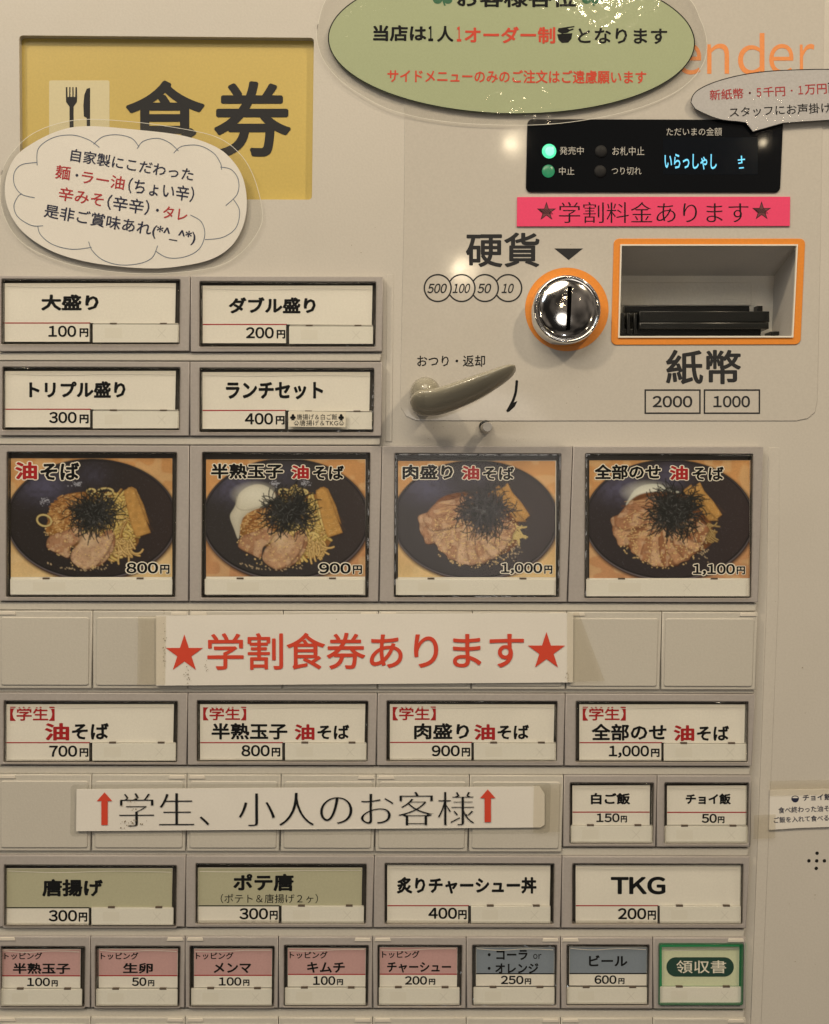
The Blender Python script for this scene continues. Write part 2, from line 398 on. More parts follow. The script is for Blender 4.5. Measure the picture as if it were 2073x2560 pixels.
for i, (cx, cy) in enumerate(cc):
    P = []
    for a in np.linspace(math.radians(-149), math.radians(149), 60) if i else np.linspace(0, 2*math.pi, 73):
        P.append((cx+33.5*math.cos(a), cy+33.5*math.sin(a)))
    lines.append(P)
strokes('coin_circle_print', lines, 3.8, hs, soft_ink, SHT)
for s, a, b in (('500', 170, 247), ('100', 269, 338), ('50', 365, 420), ('10', 460, 508)):
    T(SHT, Z4, s, a-2, b+2, 232, 270, soft_ink, .022, h=hs, ital=.22)
for (tl, br, s, a, b) in (((1017, 645), (1235, 740), '2000', 1048, 1203), ((1248, 645), (1467, 740), '1000', 1285, 1428)):
    x0, y0 = zz(Z4, *tl); x1, y1 = zz(Z4, *br)
    strokes('note_frame_print', [[(x0, y0+1.5), (x1, y0+1.5)], [(x0, y1-1.5), (x1, y1-1.5)], [(x0+1.5, y0), (x0+1.5, y1)], [(x1-1.5, y0), (x1-1.5, y1)]], 3.8, hs, soft_ink, SHT)
    T(SHT, Z4, s, a, b, 670, 715, soft_ink, .022, h=hs)
cv = spline([(1015, 288), (1006, 380), (985, 450), (958, 505), (937, 543)], 6, False)
strokes('turn_arrow_print', [cv], 6.6, hs, black_ink, SHT, Z=ZL)
flat('turn_arrow_head_print', [[(1021, 460), (996, 510), (948, 553), (932, 556), (922, 545), (944, 520), (962, 480), (985, 474)], ell(1015, 290, 12, 12, 16)], hs+.00001, black_ink, SHT, Z=ZL)

# display
DSP = plate('display_panel', [rquad((1319, 297), (1959, 299), (1951, 481), (1315, 480), 13)], 0, .0012, black_gl, MC, bevel=.0003)
hd = .0013
plate('display_window', [rect(1658, 343, 1895, 436)], .0011, .00125, pm('display_glass', (.005, .007, .011), .12, spec=.25), DSP)
T(DSP, Z2, '発売中', 612, 712, 612, 645, disp_ink, 0, h=hd); T(DSP, Z2, '中止', 609, 673, 697, 730, disp_ink, 0, h=hd)
T(DSP, Z2, 'お札中止', 832, 965, 612, 648, disp_ink, 0, h=hd); T(DSP, Z2, 'つり切れ', 829, 953, 697, 729, disp_ink, 0, h=hd)
T(DSP, Z2, 'ただいまの金額', 1058, 1289, 532, 566, disp_ink, 0, h=hd)
vfd = emit('cyan_display_glow', (.16, .62, .85), 1.3)
T(DSP, Z2, 'いらっしゃし', 1050, 1268, 641, 706, vfd, .018, h=hd, name='readout', dy=2)
strokes('readout', [[(1845, 400), (1863, 398)], [(1854, 389), (1855, 408)], [(1846, 408), (1853, 407)], [(1848, 420), (1860, 419)]], 3.2, hd, vfd, DSP)
led_on = emit('green_lamp_glow', (.10, 1.0, .45), 1.2)
t = led_on.node_tree; lw = t.nodes.new('ShaderNodeLayerWeight'); lw.inputs[0].default_value = .5
led_c = emit('green_lamp_core', (.30, 1.0, .62), 1.3)
led_dim = emit('green_lamp_dim', (.03, .36, .14), .6)
for cx, cy, r, mt in ((1374, 376, 18, led_on), (1372, 426, 16, led_dim), (1504, 377, 15.5, lens_off), (1502, 427, 15.5, lens_off)):
    o = lathe('indicator_lamp', cx, cy, [(r, .0011), (r*.97, .0015), (r*.8, .0019), (r*.45, .0022), (r*.1, .0023)], mt, DSP, 32)
    if mt is led_on:
        lathe('lamp_core', cx+1, cy+1, [(12, .0018), (11, .0022), (6, .00235), (1, .0024)], led_c, DSP, 24)
# coin slot
CS = lathe('coin_slot', 1418, 773, [(88, 0), (88, .003), (85.5, .0042), (85.5, .0085), (83.5, .0102), (80, .0109), (77, .0106), (75.2, .0098)], chrome, MC, 96)
CS.data.polygons[len(CS.data.polygons)-1].use_smooth = False
cdm = []
for k in range(0, 15):
    a = math.radians(90*k/14); cdm.append((75.0*math.cos(a)+.2, .0094+.0036*math.sin(a)))
lathe('coin_dome', 1420, 771.5, cdm, chrome, CS, 96, hc=.0105)
s_ = S(1420, 771, .0105); cctr = at(1420, 771.5, .0105)
V = []; F = []; N = 20
for i in range(N+1):
    yy = -54+108*i/N; xx = 2.2-2.6*i/N
    for sx in (-5.2, 5.2):
        x = (xx+sx); r = math.hypot(x, yy); hh = .0094+.0036*math.sqrt(max(0, 1-(r/75.2)**2))+.00012
        V.append((cctr[0]+x*s_, -hh, cctr[2]-yy*s_))
for i in range(N): F.append((2*i, 2*i+1, 2*i+3, 2*i+2))
mesh_obj('coin_opening', V, F, pm('slot_black', (.002, .002, .002), .9, spec=0), CS)
ring('orange_ring', 1417.4, 773.4, 84, 104.5, .00055, orange_m, CS, 96)

# bill slot
BS = plate('bill_slot', [rquad((1535, 596), (2014, 596), (2002, 861), (1528, 862), 14), BILL], .0004, .0009, orange_m, MC, bevel=.0002)
plate('opening_lip', [rquad((1551.5, 610.5), (1995.5, 610.5), (1984, 843.5), (1546, 844)), rquad((1555, 614), (1992, 614), (1980.6, 839.5), (1549.5, 840))], .0004, .0016, lip_m, BS)
dq = -.030
of = at(np.array([1549, 1998, 1987, 1543.]), np.array([608, 608, 846, 846.]), 0.0002); of[:, 1] = -.0002
inn = at(np.array([1521, 1936, 1929, 1515.]), np.array([689, 689.5, 856, 858.]), dq)
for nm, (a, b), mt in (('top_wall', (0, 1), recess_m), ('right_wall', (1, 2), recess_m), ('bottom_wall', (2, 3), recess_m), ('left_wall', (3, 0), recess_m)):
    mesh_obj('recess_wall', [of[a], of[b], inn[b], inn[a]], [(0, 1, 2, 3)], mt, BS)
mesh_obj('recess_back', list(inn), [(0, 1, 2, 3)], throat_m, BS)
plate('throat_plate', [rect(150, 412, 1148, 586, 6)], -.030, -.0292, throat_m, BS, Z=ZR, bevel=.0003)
box('slot_upper_bar', 190, 588, 1135, 634, -.024, -.030, black_pl, BS, ZR)
box('slot_upper_bar', 1195, 588, 1235, 634, -.024, -.030, black_pl, BS, ZR)
box('slot_mouth', 300, 630, 1286, 712, -.012, -.030, black_pl, BS, ZR)
box('slot_mouth_lip', 300, 713, 1283, 762, -.010, -.030, black_pl, BS, ZR, .0008)
box('slot_lower_block', 155, 764, 1222, 830, -.016, -.030, black_pl, BS, ZR)
for a in (160, 205, 258): box('slot_rib', a, 642, a+26, 800, -.014, -.030, black_pl, BS, ZR)
box('slot_lower_bar', 1300, 782, 1410, 812, -.02, -.030, black_pl, BS, ZR)

# return lever: swept body with a crease along its front
path = [(1060, 1006, 34, .0165), (1074, 1006, 34, .0172), (1092, 1004, 34, .0185), (1115, 998, 33.5, .0205), (1145, 987, 32.5, .0225), (1173, 976, 31, .0245), (1205, 962, 28.5, .0265), (1230, 950, 24.5, .028), (1253, 938, 21.5, .029), (1268, 930, 18, .0295), (1279, 924, 14, .030), (1287, 920, 7, .030)]
sec = [(1, 0), (.985, .3), (.95, .58), (.88, .8), (.78, .93), (.66, 1.0), (.55, 1.0), (.4, .97), (.2, .90), (0, .81), (-.2, .71), (-.42, .58), (-.62, .43), (-.8, .27), (-.93, .12), (-1, -.05), (-.95, -.4), (-.75, -.7), (-.4, -.92), (0, -1), (.4, -.92), (.75, -.7), (.95, -.35)]
V = []; F = []; n = len(sec); pp = []
for i in range(len(path)-1):
    for k in range(4):
        f = k/4; pp.append(tuple(np.array(path[i])*(1-f)+np.array(path[i+1])*f))
pp.append(path[-1]); P_ = np.array(pp)
for _ in range(3): P_[1:-1] = (P_[:-2]+2*P_[1:-1]+P_[2:])/4
cap = [(math.cos(a), math.sin(a)) for a in np.linspace(math.pi/2, 0.12, 7)]
rings_ = [(P_[0][0]-P_[0][2]*sa, P_[0][1], P_[0][2]*ca+.01, P_[0][3], 1, 0) for ca, sa in [(math.cos(a), math.sin(a)) for a in np.linspace(1.5, .15, 8)]]
for i in range(len(P_)):
    a = P_[max(i-2, 0)]; b = P_[min(i+2, len(P_)-1)]; d = b[:2]-a[:2]; rings_.append((P_[i][0], P_[i][1], P_[i][2], P_[i][3], d[0], d[1]))
for x, y, r, h, dx, dy in rings_:
    l_ = math.hypot(dx, dy); nx, ny = dy/l_, -dx/l_
    for u, w in sec:
        q = at(x+nx*r*u, y+ny*r*u, h); k_ = (r/37)**.5; q[1] = -(h+w*(.0105 if w > 0 else .006)*k_); V.append(q)
m_ = len(rings_)
for i in range(m_-1):
    for j in range(n): F.append((i*n+j, i*n+(j+1) % n, (i+1)*n+(j+1) % n, (i+1)*n+j))
F.append(range(n)); F.append(range((m_-1)*n, m_*n))
LV = mesh_obj('return_lever', V, F, lever_m, MC, smooth=True)
lathe('lever_hub', 1060, 1003, [(31, 0), (31, .006), (30, .010), (25, .012), (10, .013), (1, .0131)], lever_m, LV, 48, hc=.012)
lathe('lever_knob', 1063.5, 981, [(36, .0), (38, .006), (38, .0125), (36, .0170), (31, .0205), (23, .0232), (13, .0248), (5, .0254), (1, .0255)], lever_m, LV, 48, hc=.012)
PN = lathe('lock_pin', 1217, 1068, [(15, 0), (15, .0015), (13.5, .002), (12.2, .002), (12.2, .0055), (12.2, .0138), (11.9, .0140), (11.7, .0141), (11.2, .01412)], steel, MC, 32, hc=.010)
lathe('pin_collar', 1214, 1066, [(15.5, 0), (15.5, .002), (13, .0024)], black_pl, PN, 32, hc=.002)
for x, y in ((995, 1545), (875, 1545), (1112, 1545), (1000, 1428), (988, 1660)):
    px, py = zz(ZV, x, y)
    lathe('speaker_hole', px, py, [(4.4, .0001), (3.6, .00013), (.4, .00013)], pm('hole_black', (.004, .004, .004), .9), MC, 16)

# ------------------------------------------------------------------ button grid
YS = [688, 902, 1112, 1319, 1526, 1731.5, 1935.5, 2138, 2341, 2543]
XT = {0: (-5, -5, -5), 2: (475.6, 472.5, 462), 4: (960, 949, 931.5), 6: (1442, 1423, 1401.5), 8: (1916, 1897, 1868)}
XT = {0: [(688, -5), (2341, -8)], 2: [(688, 475.6), (1526, 472), (2341, 462.5)], 4: [(688, 959), (1112, 955), (1526, 947), (1935, 940.5), (2341, 932)],
      6: [(1112, 1433), (1526, 1418), (1935, 1410), (2341, 1402)], 8: [(1112, 1911), (1526, 1896), (1735, 1890), (1935, 1880), (2138, 1876), (2341, 1866)]}
def SX(c, y):
    if c % 2: return (SX(c-1, y)+SX(c+1, y))/2-1
    P = XT[c]; return float(np.interp(y, [p[0] for p in P], [p[1] for p in P]))
HH = .0050                       # how proud a button housing stands
def module_outline(c0, c1, r0, r1, frac=.885):
    ya = YS[r0]+c0*.45; yb = YS[r0]+c1*.45; bot = YS[r1]-(1-frac)*205
    g = 1.1
    return [(SX(c0, ya)+g, ya+1), (SX(c1, yb)-g, yb+1), (SX(c1, bot)-g, bot+c1*.45-(r0 == 0)*2), (SX(c0, bot)+g, bot+c0*.45)]
def ledge(r1, c1, x_end=None):
    y = YS[r1]; a, b = y-.107*205, y-1.5
    e = SX(c1, y)-4
    plate('row_ledge', [[(SX(0, y)-60, a+1), (e, a+1+c1*.45), (e-1, b+c1*.45), (SX(0, y)-60, b)]], 0, .0036, blank_m, MC, bevel=.0005)
for r, c in ((1, 4), (2, 4), (4, 8), (5, 8), (6, 8), (7, 8), (8, 8), (9, 8)): ledge(r, c)

for q in ([(1922, 1119), (1950, 1119), (1946, 1500), (1900, 2640), (1874, 2640), (1918, 1500)], [(968, 686), (984, 686), (980, 1104), (964, 1104)]):
    plate('edge_trim', [q], 0, .00035, panel_m, MC, bevel=.00017)
def clips(r, cols, mod=None):
    for c in cols:
        y = YS[r]+c*.45+3; x = SX(c, y)
        for a, b in ((-46, -4), (4, 46)):
            if c == 0 and a < 0 or (c == 8 and b > 0 and a > 0): continue
            plate('clip_tab', [[(x+a+3, y), (x+b-3, y), (x+b, y+8), (x+a, y+8)]], HH-.001, HH+.0005, tab_m, MC, bevel=.0002)
clips(4, (0, 2, 4, 6, 8)); clips(6, (0, 2, 4)); clips(8, (0, 2, 4, 6, 8)); clips(9, (0, 2, 4, 6, 8))

def blank(c, r):
    L = module_outline(c, c+1, r, r+1, .95)
    o = plate('blank_button', [L], 0, HH, blank_m, MC, bevel=.0006)
    tl, tr, br, bl = L
    q = rquad((tl[0]+8, tl[1]+16), (tr[0]-8, tr[1]+16), (br[0]-8, br[1]-8), (bl[0]+8, bl[1]-8), 6)
    plate('raised_pad', [q], HH-.001, HH+.0006, blank_m, o, bevel=.0005)
for c in range(8): blank(c, 4)
for c in range(6): blank(c, 6)
for c in range(8): blank(c, 9) if len(YS) > 10 else None
YS.append(2745)
for c in range(8): blank(c, 9)

def button(c0, c1, r0, r1, Z, win, card, stripr, cardmat=paper_m, slip=None, red=None, redmat=red_ink, redh=None, label='', glow=False, band=None):
    """one menu button: taupe housing > dark cavity, menu card, white strip, clear cover"""
    L = module_outline(c0, c1, r0, r1)
    wx0, wy0 = zz(Z, win[0], win[1]); wx1, wy1 = zz(Z, win[2], win[3])
    wq = rquad((wx0, wy0), (wx1, wy0+(wx1-wx0)*.003), (wx1-(wy1-wy0)*.012, wy1), (wx0-(wy1-wy0)*.006, wy1), 3, 2)
    o = plate('menu_button', [L, wq], 0, HH, house_m, MC, bevel=.0005)
    o['label'] = label
    plate('cavity', [shrink(wq, -5)], .0002, .0012, dark_m if not glow else glow, o)
    frame_ring('cover_edge', shrink(wq, 1.0), shrink(wq, 4.4 if not glow else 3.0), .0014, HH+.0012, rim_m if not glow else lit_rim, o)
    cx0, cy0 = zz(Z, card[0], card[1]); cx1, cy1 = zz(Z, card[2], card[3])
    j = random.uniform(-1, 1)
    hc = .0034
    if slip is None: cl = [(cx0, cy0), (cx1, cy0+j), (cx1-1, cy1), (cx0, cy1)]
    else:
        sx, sy = zz(Z, slip, band)
        cl = [(cx0, cy0), (cx1, cy0+j), (cx1-2, sy+1), (sx, sy), (sx, cy1), (cx0, cy1)]
    # flat card; the highlight of a bent top is painted on as a stroke
    c_ = plate('menu_card', [cl], hc-.0003, hc, paper_m, o)
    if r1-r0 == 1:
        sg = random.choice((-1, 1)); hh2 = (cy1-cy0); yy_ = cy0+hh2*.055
        strokes('card_painted_highlight', [spline([(cx0+3, yy_+sg*1.5), (cx0+(cx1-cx0)*.3, yy_+2.5), (cx0+(cx1-cx0)*.65, yy_-1), (cx1-3, yy_+sg*-1.5)], 6, False)], 1.5, hc+.00012, highlight_m, o)
    if cardmat is not paper_m or True:
        by = zz(Z, 0, band)[1] if band else cy1
        if cardmat is not paper_m:
            plate('card_colour_field', [[(cx0+.5, cy0+1), (cx1-.5, cy0+1+j), (cx1-1.5, by), (cx0+.5, by)]], hc, hc+.00003, cardmat, o)
        if red:
            rx1 = zz(Z, slip, 0)[0] if slip else cx1-1
            strokes('rule_print', [[(cx0+.5, by), (rx1, by)]], 2.8, hc+.00007, redmat, o)
    if slip is not None:
        sx, sy = zz(Z, slip, band)
        strokes('slip_edge_print', [[(sx-1.2, sy), (sx-1.2, cy1)]], 2.2, hc+.00008, soft_ink, o)
    a0, b0 = zz(Z, stripr[0], stripr[1]); a1, b1 = zz(Z, stripr[2], stripr[3])
    st = plate('status_strip', [[(a0, b0), (a1, b0+.5), (a1, b1), (a0, b1)]], hc+.0002, hc+.0010, strip_m, o, bevel=.00012)
    ww = a1-a0; hs_ = hc+.00104; mm = a0+ww*.80 if slip else a0+ww*.8
    if ww > 300: mm = a0+ww*.63
    s2 = (b1-b0)*.22
    strokes('faint_cross_print', [[(mm-s2, b0+s2*1.2), (mm+s2, b1-s2*1.2)], [(mm+s2, b0+s2*1.2), (mm-s2, b1-s2*1.2)]], 1.3, hs_, faint_m, o)
    flat('faint_mark_print', [rect(a0+ww*.14, b0+s2, a0+ww*.34, b1-s2*1.1)], hs_, faint2_m, o)
    for f in (.2, .78):
        plate('clip_notch', [rect(a0+ww*f, b0-3.5, a0+ww*f+17, b0+.5)], hc+.0002, hc+.0011, pm_notch, o)
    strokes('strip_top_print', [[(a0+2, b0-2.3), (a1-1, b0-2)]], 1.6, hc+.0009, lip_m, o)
    cov = plate('clear_cover', [shrink(wq, 1.5)], HH+.0006, HH+.0016, acrylic, o, bevel=.0005)
    return o, hc+.0001
rim_m = film('cover_edge_plastic', .1, bump=.6, bscale=140, fres=1.9, tint=(.88, .87, .85), dist=.001)
highlight_m = pm('painted_highlight', (.90, .88, .83), .4)  # pale colour for the highlight painted along the card tops
lit_rim = pm('lit_cover_edge', (.03, .07, .04), .25); _b = lit_rim.node_tree.nodes['Principled BSDF']; _b.inputs['Emission Color'].default_value = (.12, .7, .25, 1); _b.inputs['Emission Strength'].default_value = .05
pm_notch = pm('notch_brown', (.12, .09, .07), .6); faint2_m = pm('faint_grey_ink', (.77, .755, .695), .7)
K = black_ink
def price(o, Z, s, a, b, y0, y1, e0, e1, f0, f1, h, halo=None):
    T(o, Z, s, a, b, y0, y1, K, .027, h=h, halo=halo); T(o, Z, '円', e0, e1, f0, f1, K, .04, h=h, halo=halo)

o, h = button(0, 2, 0, 1, Z3, (5, 62, 752, 335), (20, 80, 734, 324), (387, 251, 747, 327), slip=378, band=246, red=1, label='button with a white card reading 大盛り for 100円')
T(o, Z3, '大盛り', 172, 412, 127, 194, K, .04, h=h); price(o, Z3, '100', 202, 318, 257, 304, 332, 369, 268, 304, h)
o, h = button(2, 4, 0, 1, Z3, (833, 72, 1570, 345), (846, 90, 1555, 330), (1207, 259, 1557, 333), slip=1198, band=252, red=1, label='button with a white card reading ダブル盛り for 200円')
T(o, Z3, 'ダブル盛り', 955, 1318, 138, 206, K, .04, h=h); price(o, Z3, '200', 1027, 1143, 263, 310, 1155, 1191, 275, 311, h)
o, h = button(0, 2, 1, 2, Z3, (10, 429, 752, 693), (22, 447, 734, 681), (387, 613, 747, 686), slip=380, band=606, red=1, label='button with a white card reading トリプル盛り for 300円')
T(o, Z3, 'トリプル盛り', 122, 524, 489, 558, K, .04, h=h); price(o, Z3, '300', 205, 320, 617, 664, 332, 370, 628, 665, h)
o, h = button(2, 4, 1, 2, Z3, (833, 433, 1562, 702), (845, 451, 1545, 688), (1203, 617, 1553, 690), slip=1194, band=611, red=1, label='button with a white card reading ランチセット for 400円')
T(o, Z3, 'ランチセット', 943, 1349, 492, 565, K, .04, h=h); price(o, Z3, '400', 1022, 1140, 622, 670, 1151, 1188, 634, 670, h)

# --- printed food photographs: painted point by point on a fine grid
def noise2(h, w, s):
    g = RNG.random((int(h/s)+3, int(w/s)+3)); y = np.arange(h)/s; x = np.arange(w)/s
    yi = y.astype(int); xi = x.astype(int); fy = (y-yi)[:, None]; fx = (x-xi)[None]; fy = fy*fy*(3-2*fy); fx = fx*fx*(3-2*fx)
    a = g[yi][:, xi]; b = g[yi][:, xi+1]; c = g[yi+1][:, xi]; d = g[yi+1][:, xi+1]
    return (a*(1-fx)+b*fx)*(1-fy)+(c*(1-fx)+d*fx)*fy
class Canvas:
    def __init__(s, x0, y0, x1, y1, step=4.6):
        s.x0, s.y0, s.st = x0, y0, step; s.w = int((x1-x0)/step)+1; s.h = int((y1-y0)/step)+1
        s.X = x0+np.arange(s.w)*(x1-x0)/(s.w-1); s.Y = y0+np.arange(s.h)*(y1-y0)/(s.h-1); s.a = np.zeros((s.h, s.w, 3)); s.GX, s.GY = np.meshgrid(s.X, s.Y)
    def blend(s, m, c, sl=None):
        v = s.a if sl is None else s.a[sl]
        c = np.asarray(c, float)
        v += m[..., None]*(c-v)
    def ell(s, cx, cy, rx, ry, c, soft=1., rot=0):
        co, si = math.cos(rot), math.sin(rot); X = s.GX-cx; Y = s.GY-cy; u = (X*co+Y*si)/rx; v = (-X*si+Y*co)/ry
        d = (1-np.sqrt(u*u+v*v))*min(rx, ry)/s.st/soft+.5; m = np.clip(d, 0, 1); s.blend(m, c); return m
    def poly(s, P, c, tex=0, soft=1., op=1):
        P = np.array(P, float); ins = np.zeros(s.GX.shape, bool); dm = np.full(s.GX.shape, 1e9)
        for i in range(len(P)):
            (ax, ay), (bx, by) = P[i-1], P[i]
            cnd = ((ay > s.GY) != (by > s.GY)) & (s.GX < (bx-ax)*(s.GY-ay)/((by-ay) or 1e-9)+ax); ins ^= cnd
            dx, dy = bx-ax, by-ay; t = np.clip(((s.GX-ax)*dx+(s.GY-ay)*dy)/(dx*dx+dy*dy+1e-9), 0, 1)
            dm = np.minimum(dm, np.hypot(s.GX-ax-t*dx, s.GY-ay-t*dy))
        sd = np.where(ins, dm, -dm)/s.st; m = np.clip(sd/soft+.5, 0, 1)*op
        C = np.broadcast_to(np.asarray(c, float), s.a.shape)
        if tex is not 0: C = C*tex
        s.a += m[..., None]*(C-s.a); return m, sd
    def line(s, P, w, c, op=1):
        for i in range(len(P)-1):
            (ax, ay), (bx, by) = P[i], P[i+1]; r = w/2+s.st
            i0 = max(0, int((min(ax, bx)-r-s.x0)/s.st)); i1 = min(s.w, int((max(ax, bx)+r-s.x0)/s.st)+2)
            j0 = max(0, int((min(ay, by)-r-s.y0)/s.st)); j1 = min(s.h, int((max(ay, by)+r-s.y0)/s.st)+2)
            if i1 <= i0 or j1 <= j0: continue
            sl = (slice(j0, j1), slice(i0, i1)); X = s.GX[sl]; Y = s.GY[sl]; dx, dy = bx-ax, by-ay
            t = np.clip(((X-ax)*dx+(Y-ay)*dy)/(dx*dx+dy*dy+1e-9), 0, 1)
            d = np.hypot(X-ax-t*dx, Y-ay-t*dy); m = np.clip((w/2-d)/s.st+.5, 0, 1)*op*min(1, w/s.st)
            s.blend(m, c, sl)
def L3(*c): return np.array(lin(c)[:3])
def curl(x, y, a, L, k, n=7):
    P = [(x, y)]
    for i in range(n): x += L/n*math.cos(a); y += L/n*math.sin(a); a += k/n; P.append((x, y))
    return P
def food(kind, rc):
    x0, y0, x1, y1 = rc; c = Canvas(*rc); R = random.Random(20+kind); h, w = c.a.shape[:2]
    n1, n2, n3 = noise2(h, w, 30), noise2(h, w, 6), noise2(h, w, 2)
    top = L3(216, 162, 106); bot = (L3(236, 208, 158) if kind in (0, 2) else L3(206, 156, 116))
    t = np.clip((c.GY-y0)/(y1-y0), 0, 1)[..., None]**1.5
    c.a[:] = (top*(1-t)+bot*t)*(.9+.2*n1[..., None])*(.94+.12*n3[..., None])
    c.blend(np.clip((noise2(h, w, 18)-.55)*2, 0, .25), L3(245, 225, 180))
    cx, cy, rx, ry = [(830, 645, 776, 548), (848, 645, 762, 552), (826, 650, 752, 540), (880, 650, 770, 548)][kind]
    c.ell(cx+6, cy+14, rx*1.01, ry*1.02, L3(70, 50, 45), 6)
    base = [L3(46, 41, 42), L3(56, 53, 55), L3(62, 58, 62), L3(52, 46, 50)][kind]
    c.ell(cx, cy, rx, ry, L3(28, 26, 30)); c.ell(cx, cy+4, rx*.993, ry*.99, L3(112, 105, 112), 1.2)
    c.ell(cx, cy-1, rx*.984, ry*.98, L3(30, 27, 30), 1.2); m = c.ell(cx, cy-4, rx*.965, ry*.955, base, 2)
    g = np.exp(-(((c.GX-cx+430)/210)**2+((c.GY-cy+290)/130)**2)); g2 = np.exp(-(((c.GX-cx-20)/130)**2+((c.GY-cy+400)/110)**2))
    c.blend(m*np.clip(g*.55+(g2*.5 if kind == 3 else g2*.2), 0, .8)*(.5+n2*.8).clip(0, 1), L3(112, 112, 150))
    c.blend(m*np.clip((c.GX-cx)/rx, 0, 1)*.35, L3(76, 60, 60))
    c.blend(m*(n3 > .9)*.08, L3(150, 150, 170))
    for gx, gy in (((690, 325), (405, 480)) if kind == 0 else ((745, 322), (1025, 325)) if kind == 1 else ()):
        for _ in range(40): c.line([(gx+R.gauss(0, 26), gy+R.gauss(0, 15))]*2, R.uniform(5, 12), L3(190, 195, 215), .7)
    fx, fy = (820, 700)
    # noodle bed
    Nc = [L3(222, 194, 112), L3(196, 158, 88), L3(236, 214, 140), L3(168, 124, 64)]
    if kind < 2:
        bed = spline([(440, 640), (470, 520), (610, 420), (800, 395), (960, 400), (1120, 420), (1180, 560), (1240, 760), (1250, 860), (1150, 960), (1050, 1000), (700, 900), (430, 780)], 5)
        c.poly(bed, L3(150, 106, 56), (.7+.6*n2)[..., None], 2)
        for i in range(900):
            a = R.uniform(0, 6.28); r = math.sqrt(R.random()); x = 640+r*215*math.cos(a); y = 610+r*190*math.sin(a)
            c.line(curl(x, y, R.uniform(-.9, .3), R.uniform(14, 44), .5, 2), R.uniform(7, 12), R.choice([L3(196, 150, 92), L3(170, 118, 66), L3(216, 178, 122), L3(128, 82, 46), L3(150, 100, 56)]), .8)
        for i in range(230):
            a = R.uniform(0, 6.28); r = math.sqrt(R.random()); x = 985+r*205*math.cos(a); y = 680+r*262*math.sin(a)
            if x < 760 and y > 470: continue
            k = Nc[0] if x > 930 and R.random() < .6 else Nc[R.randrange(4)]
            if x < 700: k = k*np.array([.95, .78, .6])
            P = curl(x, y, R.uniform(0, 6.28), R.uniform(80, 160), R.uniform(-2.6, 2.6), 10); c.line(P, 28, L3(94, 62, 30), .6); c.line(P, 21, k*R.uniform(.75, 1.05)); c.line([(p[0]-3, p[1]-4) for p in P], 6, L3(240, 222, 164), .45)
        for P in (ell(955, 392, 68, 28, 20), ell(400, 655, 66, 50, 20, .3) if kind == 0 else ell(985, 400, 60, 26, 20), ell(825, 390, 36, 20, 14)):
            c.line(P+[P[0]], 20, L3(120, 90, 50)); c.line(P+[P[0]], 14, L3(214, 198, 140))
        for i in range(26):
            P = curl(R.uniform(1060, 1180), R.uniform(820, 920), R.uniform(.5, 2.4), R.uniform(90, 150), R.uniform(-3, 3)); c.line(P, 22, L3(90, 60, 30), .6); c.line(P, 15, L3(214, 180, 116)); c.line([(p[0]-2, p[1]-3) for p in P], 4, L3(244, 226, 172), .5)
    if kind == 1:
        E_ = spline([(400, 500), (430, 410), (520, 345), (620, 330), (710, 370), (755, 440), (680, 520), (560, 560), (470, 620), (440, 700), (420, 820), (385, 740), (345, 620), (380, 545)], 5)
        m, sd = c.poly(E_, L3(226, 224, 210), (.93+.1*n1)[..., None], 2); c.blend(m*np.clip(1-sd/9, 0, 1)*.4, L3(170, 165, 150)); c.blend(m*np.clip((c.GY-470)/300, 0, 1)*.35, L3(176, 170, 160))
        c.line(spline([(405, 440), (400, 520), (450, 560), (560, 550), (660, 500)], 5, False), 9, L3(170, 165, 150), .5)
        c.ell(570, 420, 110, 60, L3(240, 240, 230), 30)
    if kind == 3:
        E_ = spline([(495, 530), (520, 450), (580, 370), (680, 330), (800, 332), (870, 380), (980, 400), (960, 470), (800, 520), (640, 530)], 5)
        m, sd = c.poly(E_, L3(228, 232, 218), (.93+.1*n1)[..., None], 2); c.blend(m*np.clip(1-sd/9, 0, 1)*.4, L3(150, 165, 175))
        c.ell(680, 400, 110, 50, L3(244, 246, 240), 30)
    pk = [L3(194, 156, 126), L3(180, 138, 108), L3(204, 170, 142), L3(166, 122, 92)]
    def slice_(P, col):
        P = spline(P, 5); cxm = sum(p[0] for p in P)/len(P); cym = sum(p[1] for p in P)/len(P)
        c.poly([(p[0]+4, p[1]+12) for p in P], L3(66, 38, 24), 0, 5, .75)
        gr = (.80+.25*noise2(h, w, 5)+.16*noise2(h, w, 12)); m, sd = c.poly(P, col, gr[..., None], 1.6)
        c.blend(m*np.clip(1-sd/4, 0, 1)*.55, L3(120, 70, 42)); c.blend(m*np.clip((noise2(h, w, 9)-.55)*3, 0, .5), L3(228, 198, 168)); c.blend(m*(noise2(h, w, 3) > .8)*.4, L3(120, 72, 44))
    if kind < 2:
        slice_([(420, 870), (450, 800), (560, 760), (680, 720), (740, 760), (700, 850), (640, 900), (620, 990), (540, 960), (440, 910)], pk[1])
        slice_([(940, 760), (1010, 740), (1040, 800), (1040, 880), (1000, 960), (920, 1050), (800, 1095), (740, 1080), (860, 960), (900, 850)], pk[3])
        slice_([(660, 920), (720, 860), (770, 780), (850, 760), (920, 800), (1020, 770), (1000, 880), (960, 960), (880, 1050), (780, 1095), (690, 1060), (640, 1000)], pk[2] if kind == 0 else pk[0])
        c.ell(800, 830, 60, 50, L3(226, 200, 170), 18)
    else:
        dx = 0 if kind == 2 else 45; ddy = 0 if kind == 2 else 30
        c.poly(spline([(480+dx, 480), (700, 400), (1000, 420), (1180+dx, 620), (1230+dx, 760), (1180+dx, 900), (900, 1000), (500, 900), (420, 700)], 5), L3(120, 76, 44), (.7+.6*n2)[..., None], 3)
